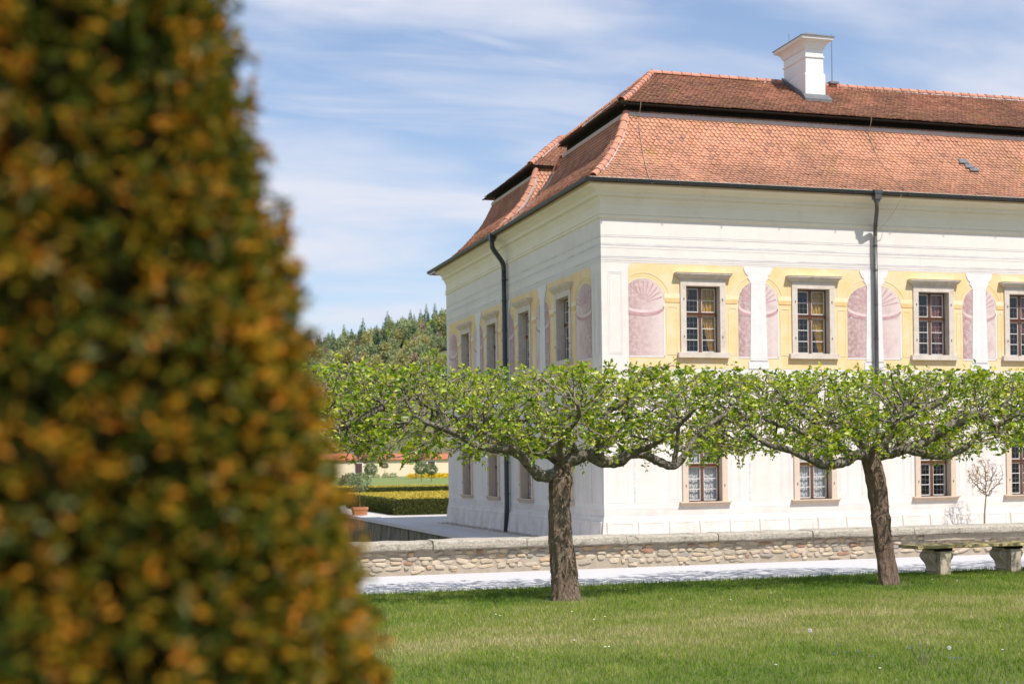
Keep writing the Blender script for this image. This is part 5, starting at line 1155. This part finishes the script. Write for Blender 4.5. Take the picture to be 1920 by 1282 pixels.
# a few flowers in the lawn
MT['petal'] = surf('petal_white', (.82, .82, .80), (.78, .77, .76), 30, .6, None, 1, (0, 1), None)
MT['stem'] = surf('flower_stem', (.14, .20, .05), (.20, .20, .08), 30, .7, None, 1, (0, 1), None)
MT['petalblue'] = surf('petal_blue', (.10, .13, .55), (.16, .18, .62), 30, .6, None, 1, (0, 1), None)
def flower(name, x, y, h_, r, mat, label, group, ball=False):
    t = tag(empty(name, (x, y, 0)), label, 'flower', group)
    mb = MB(); mb.tube([(x, y, -.01), (x+.004, y, h_*.5), (x, y+.004, h_)], .0022, 4); mb.build('stem', MT['stem'], t)
    mb = MB()
    if ball:
        for la in range(6):
            for lo_ in range(9):
                th, ph = math.pi*(la+.5)/6, 6.283*lo_/9; d = Vector((math.sin(th)*math.cos(ph), math.sin(th)*math.sin(ph), math.cos(th))); s = d.orthogonal().normalized()*r*.25; s2 = d.cross(s)
                c_ = Vector((x, y, h_+r*.6))+d*r; mb.add([c_+s, c_-s, c_*1.0-d*r*.6], [(0, 1, 2)]); mb.add([c_+s2, c_-s2, c_-d*r*.6], [(0, 1, 2)])
    else:
        for q in range(9):
            aa = 6.283*q/9; c_ = Vector((x, y, h_)); d = Vector((math.cos(aa), math.sin(aa)-.25, .55)).normalized(); s = Vector((-math.sin(aa), math.cos(aa), 0))*r*.32
            mb.add([c_, c_+d*r*.7+s, c_+d*r, c_+d*r*.7-s], [(0, 1, 2, 3)])
    mb.build('bloom', mat, t)
def px_ground(px, py):
    d = RR*((px-960)/F_PX)+UU*(-(py-641-SHIFT)/F_PX)+FF; k = -CAM.z/d.z; return CAM+d*k
DA = [(930, 1160), (938, 1163), (1010, 1112), (1073, 1156), (1134, 1165), (1114, 1171), (1077, 1207), (1135, 1222), (1142, 1224), (1173, 1112), (1446, 1120), (1370, 1130), (1748, 1092), (1795, 1094), (990, 1118), (1000, 1116), (1258, 1128), (1455, 1255), (1650, 1262), (1880, 1230)]
for px, py in DA: q = px_ground(px, py); flower('daisy', q.x, q.y, random.uniform(.035, .06), .014, MT['petal'], 'small white daisy in the lawn', 'daisies in the lawn')
for px, py in [(1575, 1218), (1565, 1232), (1585, 1233), (1610, 1228), (1637, 1240), (1705, 1222), (1780, 1240), (1790, 1244), (1800, 1240), (1750, 1217), (1728, 1217), (1710, 1220)]:
    q = px_ground(px, py); flower('speedwell', q.x, q.y, random.uniform(.03, .05), .011, MT['petalblue'], 'tiny blue flower in the lawn', 'blue flowers in the lawn')
for px, py, lb in ((1519, 1205, 'white dandelion seed head in the middle of the right lawn'), (1780, 1240, 'white dandelion seed head among the blue flowers')):
    q = px_ground(px, py); flower('dandelion_clock', q.x, q.y, .11, .018, MT['petal'], lb, None, True)
# dry stalks
ds = tag(empty('dry_stalks', px_ground(1730, 1245)), 'clump of dry broken stalks standing in the lawn among blue flowers', 'plant')
q0 = px_ground(1730, 1245)
for k, (dx_, dz_) in enumerate(((-.10, .16), (-.03, .20), (.04, .18), (.10, .13), (.02, .10))):
    mb = MB(); mb.tube([(q0.x+dx_*.3, q0.y, -.01), (q0.x+dx_*.7, q0.y, dz_*.6), (q0.x+dx_, q0.y+.02, dz_)], [.005, .004, .002], 5); mb.build('stalk', MT['twigleaf_stem'] if 'twigleaf_stem' in MT else MT['trunkfar'], ds)

# ================================================================== GARDEN BEHIND
def leafball(name, parent, c, rad, n, size, mat, tone=(2, 2), shell=.55, up_=.0, kind=True):
    d = rng.normal(0, 1, (n, 3)); d /= np.linalg.norm(d, axis=1)[:, None]; r = (shell+(1-shell)*rng.random(n)**.6)
    lump = np.array([1+.16*mnoise.noise(Vector(v)*2.3+Vector(c)) for v in d])
    C = np.array(c)+d*r[:, None]*lump[:, None]*np.array(rad); D = d+rng.normal(0, .8, (n, 3)); D[:, 2] += up_
    L = size*rng.uniform(.7, 1.4, n); V, Fc, rv = leaves_np(C, D, L, L*rng.uniform(.5, .8, n), rng.beta(*tone, n))
    o = mesh_np(name, V, Fc, 3, mat, parent, WLOC[parent.name], attrs={'rnd': rv})
    if kind: o['kind'] = 'stuff'
    return o
def hedge(name, label, x0, x1, y0, y1, z0, z1, dens):
    t = thing(name, ((x0+x1)/2, (y0+y1)/2, z0), label, 'hedge', 'clipped yew hedges of the garden')
    mb = MB(); mb.box(x0+.05, x1-.05, y0+.05, y1-.05, z0, z1-.05); mb.build('core', MT['hedgecore'], t)
    C = []; Nn = []; tn = []
    def face(n, f, nrm, top):
        for _ in range(int(n)): C.append(f(random.random(), random.random())); Nn.append(nrm); tn.append(top)
    face((x1-x0)*(z1-z0)*dens, lambda a, b: (lerp(x0, x1, a), y0, lerp(z0, z1, b)), (0, -1, .1), 0)
    face((y1-y0)*(z1-z0)*dens, lambda a, b: (x0, lerp(y0, y1, a), lerp(z0, z1, b)), (-1, 0, .1), 0)
    face((y1-y0)*(x1-x0)*dens*.75, lambda a, b: (lerp(x0, x1, a), lerp(y0, y1, b), z1), (0, 0, 1), 1)
    C = np.array(C)+rng.normal(0, .022, (len(C), 3)); tn = np.array(tn); D = np.array(Nn, float)*np.where(tn > 0, .35, 1.0)[:, None]+rng.normal(0, .6, (len(C), 3))
    rv = np.where(tn > 0, rng.uniform(.70, 1.0, len(C)), rng.uniform(0, .62, len(C)))  # sunlit new growth put into the leaf colour: bright top, dark sides
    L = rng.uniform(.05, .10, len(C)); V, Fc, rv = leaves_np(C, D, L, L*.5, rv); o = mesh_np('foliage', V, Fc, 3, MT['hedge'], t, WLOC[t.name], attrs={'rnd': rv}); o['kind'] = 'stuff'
hedge('clipped_hedge', 'long low clipped hedge block with top leaves coloured sunlit yellow, nearest the shaded villa wall', -.35, 8.0, 27.8, 41.5, GZ, .17, 520)
hedge('clipped_hedge', 'clipped hedge running behind the nearest hedge block, darker and narrower', -1.6, 14.0, 47.0, 48.6, GZ, .46, 420)
hedge('clipped_hedge', 'short piece of clipped hedge beside the villa wall between the two longer hedges', 4.6, 14.0, 42.6, 45.0, GZ, .12, 300)
def standard(name, label, x, y, z0, h_, r, mat, cat='tree', group=None, n=900, size=.12, tr=.03, squash=.9, planter=None):
    t = thing(name, (x, y, z0), label, cat, group)
    zt = z0
    if planter:
        w_, ph = planter; mb = MB(); mb.add([(x-w_*.86, y-w_*.86, z0), (x+w_*.86, y-w_*.86, z0), (x+w_*.86, y+w_*.86, z0), (x-w_*.86, y+w_*.86, z0), (x-w_, y-w_, z0+ph*.72), (x+w_, y-w_, z0+ph*.72), (x+w_, y+w_, z0+ph*.72), (x-w_, y+w_, z0+ph*.72)], [(0, 3, 2, 1), (0, 1, 5, 4), (1, 2, 6, 5), (2, 3, 7, 6), (3, 0, 4, 7)])
        mb.box(x-w_*1.07, x+w_*1.07, y-w_*1.07, y+w_*1.07, z0+ph*.72, z0+ph); mb.build('planter', MT['terracotta'], t)
        mb = MB(); mb.box(x-w_*.9, x+w_*.9, y-w_*.9, y+w_*.9, z0+ph, z0+ph+.01); mb.build('soil', MT['soil'], t)
    mb = MB(); mb.tube([(x, y, z0), (x+.02, y, z0+h_*.35), (x, y, z0+h_-r*.4)], [tr, tr*.85, tr*.6], 7)
    for q in range(5):
        a = 6.283*q/5; mb.tube([(x, y, z0+h_-r*.95), (x+math.cos(a)*r*.4, y+math.sin(a)*r*.4, z0+h_-r*.2)], [tr*.5, tr*.2], 5)
    mb.build('trunk', MT['trunkfar'], t); leafball('crown', t, (x, y, z0+h_), (r, r, r*squash), n, size, mat)
    return t
standard('potted_standard', 'small grey green standard tree in a square terracotta planter on the terrace edge', -1.95, 28.6, GZ, 1.63, .55, MT['standard'], 'potted tree', None, 650, .085, .022, .85, (.34, .42))
standard('round_shrub', 'round standard shrub left of the dark far window, before the cream wall', 22.7, 155, GZ, 1.95, .92, MT['standard'], 'shrub', 'round standards on the far lawn', 700, .22, .05)
standard('round_shrub', 'round standard shrub before the yellow flower bed, left one of the pair', 30.6, 157.5, GZ, 2.0, .95, MT['standard'], 'shrub', 'round standards on the far lawn', 700, .22, .05)
standard('round_shrub', 'round standard shrub before the yellow flower bed, right one of the pair', 32.3, 158.5, GZ, 1.75, .85, MT['standard'], 'shrub', 'round standards on the far lawn', 700, .22, .05)
standard('round_shrub', 'large olive green round shrub behind the potted tree at the far lawn', 7.4, 85, GZ, .9, .92, MT['olive'], 'shrub', 'round standards on the far lawn', 900, .17, .05)
standard('garden_tree', 'sparse grey brown tree in front of the dark window of the cream building', 41.0, 255, GZ, 5.2, 2.6, MT['olive'], 'tree', 'bare spring trees by the far wall', 1100, .42, .14, .85)
standard('garden_tree', 'sparse grey brown tree with straight stem left of the yellow flowers', 40.7, 206, GZ, 5.0, 2.3, MT['olive'], 'tree', 'bare spring trees by the far wall', 1100, .38, .13, .85)
standard('garden_tree', 'tiny mushroom shaped standard tree before the middle of the cream wall', 43.0, 246, GZ, 2.45, .75, MT['olive'], 'tree', None, 350, .25, .05, .6)
standard('garden_tree', 'tiny pale standard tree against the cream wall near the villa', 45.6, 224, GZ, 2.6, .7, MT['olive'], 'tree', None, 350, .22, .05, .6)
standard('garden_tree', 'thin leafy climber tree on the cream wall at the far left', 33.5, 262, GZ, 2.8, 1.1, MT['olive'], 'tree', None, 350, .28, .05, 1.1)
# far low building
fb = thing('garden_building', (55, 285, GZ), 'long low cream garden building with red tiled roof beyond the hedges', 'building')
def along(t_, off, z): # base line of the far building runs obliquely
    a = Vector((10.0, 325.0)); b = Vector((90.0, 205.0)); d = (b-a).normalized(); n_ = Vector((-d.y, d.x)); n_ = n_ if n_.y > 0 else -n_; p = a.lerp(b, t_)+n_*off; return (p.x, p.y, z)
a = Vector((10.0, 262.0)); b = Vector((110.0, 262.0))
FY = 262.0
mb = MB(); mb.box(0, 120, FY, FY+9, GZ, 3.15); mb.build('wall', MT['farwall'], fb)
mb = MB(); mb.add([(-.5, FY-.5, 3.1), (120.5, FY-.5, 3.1), (120.5, FY+4.5, 4.5), (-.5, FY+4.5, 4.5), (-.5, FY+9.5, 3.1), (120.5, FY+9.5, 3.1)], [(0, 1, 2, 3), (3, 2, 5, 4), (0, 3, 4), (1, 5, 2)])
roof = mb.build('roof', MT['farroof'], fb)
for (x0, x1, z0, z1) in ((39.6, 41.2, -.2, 2.35), (56.0, 57.6, 1.0, 2.6), (72, 73.6, -.2, 2.35)):
    mb = MB(); mb.box(x0, x1, FY-.06, FY, z0, z1); wv = mb.build('window', MT['shutter'], fb)
    mb = MB(); mb.box(x0-.25, x0, FY-.09, FY, z0-.2, z1+.2); mb.box(x1, x1+.25, FY-.09, FY, z0-.2, z1+.2); mb.box(x0, x1, FY-.09, FY, z1, z1+.2); mb.build('frame', MT['frescowhite'], wv)
fl = thing('flower_bed', (47, 214, GZ), 'bright yellow flower bed before the cream wall beside the villa', 'flower bed')
n = 2600; C = np.stack([rng.uniform(41.0, 56, n), rng.uniform(212, 216, n), GZ+rng.uniform(.1, .8, n)], 1); C = C[(C[:, 0] > 44.2) | (C[:, 0] < 43.3)]; n = len(C)
V, Fc, rv = leaves_np(C, rng.normal(0, 1, (n, 3)), np.full(n, .25), np.full(n, .22), rng.random(n)); mesh_np('bloom', V, Fc, 3, MT['yellowflower'], fl, WLOC[fl.name], attrs={'rnd': rv})['kind'] = 'stuff'
for i, (x, y, r) in enumerate(((36.0, 240, .8), (37.8, 240, .7), (39.9, 240, .75), (41.6, 238, .6), (43.2, 238, .8), (46.5, 228, .8), (49, 228, .9))):
    t = thing('low_shrub', (x, y, GZ), 'low dark green shrub in the row along the foot of the cream wall', 'shrub', 'low shrubs along the cream wall')
    leafball('foliage', t, (x, y, GZ+.35), (r, .6, .55), 260, .22, MT['wooda'])

# bare young shrub in front of the sunlit wall
sh = thing('young_tree', (12.08, -1.0, GZ), 'thin young tree with sparse yellowish twigs against the sunlit villa wall', 'tree')
lead_ = catmull([(12.06, -1.0, GZ-.05), (12.09, -1.0, .0), (12.12, -1.0, .35), (12.15, -1.0, .6)], 8)
mb = MB(); mb.tube(lead_, [lerp(.03, .017, i/(len(lead_)-1)) for i in range(len(lead_))], 7); mb.build('trunk', surf('young_bark', (.30, .19, .11), (.22, .14, .08), 12, .8, None, 1, (0, 1), None), sh)
att = []
while len(att) < 520:
    v = np.array([random.uniform(-1, 1) for _ in range(3)])
    if np.linalg.norm(v) > 1 or v[2] < -.75+.9*(abs(v[0])): continue
    att.append((12.13+v[0]*.66, -1.0+v[1]*.5, 1.05+v[2]*.72))
nd, pr = colonize([tuple(p) for p in lead_], [i-1 for i in range(len(lead_))], np.array(att), .06, .08, .5, 60)
nf = len(lead_); r = np.zeros(len(nd))
for i in range(len(nd)-1, nf-1, -1):
    if r[i] == 0: r[i] = .0050**2.2
    r[pr[i]] += r[i]
rr = np.minimum(r**(1/2.2), .017); idx = np.arange(nf, len(nd))
V, Fc = frustums(nd[pr[idx]], nd[idx], np.minimum(rr[pr[idx]], rr[idx]*1.4), rr[idx], 4); mesh_np('twigs', V, Fc, 4, MT['trunkfar'], sh, WLOC[sh.name])['kind'] = 'stuff'
tips = nd[idx[rr[idx] < .006]]; wgt = .25+.75*((tips[:, 0] < 12.05) & (tips[:, 2] > 1.2)); tips = tips[rng.random(len(tips)) < wgt]
C = np.repeat(tips, 4, axis=0)+rng.normal(0, .03, (len(tips)*4, 3)); V, Fc, rv = leaves_np(C, rng.normal(0, 1, C.shape), np.full(len(C), .05), np.full(len(C), .022), rng.random(len(C)))
mesh_np('leaves', V, Fc, 3, MT['twigleaf'], sh, WLOC[sh.name], attrs={'rnd': rv})['kind'] = 'stuff'

# ================================================================== WOODED HILL
def spruce_mesh(seed):
    r_ = np.random.default_rng(seed); C = []; D = []; L = []
    for k in range(40):
        t = k/39; z = 1.2+16.3*t; rad = (4.6*(1-t)**.9+.15)*r_.uniform(.8, 1.15); n = max(5, int(24*(1-t)+5))
        for q in range(n):
            a = r_.uniform(0, 6.283); f = r_.uniform(.15, 1.0)
            C.append((math.cos(a)*rad*f*.6, math.sin(a)*rad*f*.6, z+r_.normal(0, .2))); D.append((math.cos(a), math.sin(a), -.25+.5*t)); L.append(rad*.5*r_.uniform(.7, 1.15)+.45)
    for q in range(4): C.append((0, 0, 16.8+.3*q)); D.append((r_.normal(0, .3), r_.normal(0, .3), 1)); L.append(1.1)
    return np.array(C), np.array(D, float), np.array(L)
def broad_mesh(seed, hgt, rad):
    r_ = np.random.default_rng(seed); n = 900; lob = r_.normal(0, 1, (9, 3)); lob /= np.linalg.norm(lob, axis=1)[:, None]
    ctr = np.concatenate([lob*np.array([rad*.55, rad*.55, hgt*.26])*r_.uniform(.5, 1, (9, 1)), [[0, 0, 0]]])+np.array([0, 0, hgt*.55])
    pick = r_.integers(0, 10, n); d = r_.normal(0, 1, (n, 3)); d /= np.linalg.norm(d, axis=1)[:, None]
    C = ctr[pick]+d*np.array([rad*.5, rad*.5, hgt*.22])*r_.uniform(.5, 1.05, (n, 1)); return C, d+r_.normal(0, .6, (n, 3)), r_.uniform(.55, 1.1, n)
def far_tree_mesh(name, C, D, L, wf, mat, hgt, tr):
    V, Fc, rv = leaves_np(C, D, L, L*wf, rng.beta(2, 2, len(C)))
    tv, tf = frustums(np.array([[0, 0, -1.0]]), np.array([[0, 0, hgt]]), np.array([tr]), np.array([tr*.3]), 6)
    tri = np.concatenate([tf[:, [0, 1, 2]], tf[:, [0, 2, 3]]])+len(V)
    V = np.concatenate([V, tv]); Fa = np.concatenate([Fc, tri]); rv = np.concatenate([rv, np.zeros(len(tv))])
    o = mesh_np(name, V, Fa, 3, [mat, MT['trunkfar']], attrs={'rnd': rv}, midx=np.concatenate([np.zeros(len(Fc)), np.ones(len(tri))]))
    me = o.data; bpy.data.objects.remove(o); return me
SPM = [far_tree_mesh('spruce_tree', *spruce_mesh(s), .42, MT['spruce'], 17, .3) for s in (1, 2, 3)]
BRM = []
for s, mt, hh, rd in ((4, 'wooda', 13, 4.2), (5, 'wooda', 11, 4.8), (6, 'woodb', 12, 4.4), (7, 'woodc', 12, 3.6), (8, 'woodd', 10, 3.6), (9, 'woodc', 10, 4.0)):
    BRM.append((far_tree_mesh('broadleaf_tree', *broad_mesh(s, hh, rd), .75, MT[mt], hh*.6, .22), mt))
LAB = {'wooda': 'grey green leafing tree in the wood on the hillside', 'woodb': 'olive green leafing tree in the wood on the hillside', 'woodc': 'brownish still bare tree in the wood on the hillside', 'woodd': 'fresh yellow green tree in the wood on the hillside'}
def plant(me, name, px, d, sc, label, cat, group):
    b = YAW+math.atan((px-960)/F_PX); x = CAM.x+d*math.sin(b); y = CAM.y+d*math.cos(b)
    o = bpy.data.objects.new(name, me); col.objects.link(o); o.location = (x, y, hill_z(x, y)-.3); o.rotation_euler = (0, 0, random.uniform(0, 6.28)); o.scale = (sc*random.uniform(.85, 1.1), sc*random.uniform(.85, 1.1), sc); tag(o, label, cat, group)
px = 545
while px < 885:
    plant(random.choice(SPM), 'spruce_tree', px+random.uniform(-4, 4), random.uniform(585, 640), random.uniform(.42, .70) if random.random() < .8 else random.uniform(.70, .92), 'dark spruce on the ridge of the wooded hill', 'tree', 'spruces on the ridge'); px += random.uniform(5, 13)
for k in range(44):
    plant(random.choice(SPM), 'spruce_tree', random.uniform(545, 885), random.uniform(500, 612), random.uniform(.35, .6), 'dark spruce standing among the trees on the hillside', 'tree', 'spruces on the hillside')
for k in range(298):
    px = random.uniform(545, 885); me, mt = random.choices(BRM, [6, 6, 5, 1.5, 1.4, 1.5])[0]
    if px > 800 and random.random() < .25: me, mt = BRM[4]
    plant(me, 'broadleaf_tree', px, lerp(430, 618, random.random()**.6), random.uniform(.55, .9), LAB[mt], 'tree', 'trees on the hillside '+mt[-1])
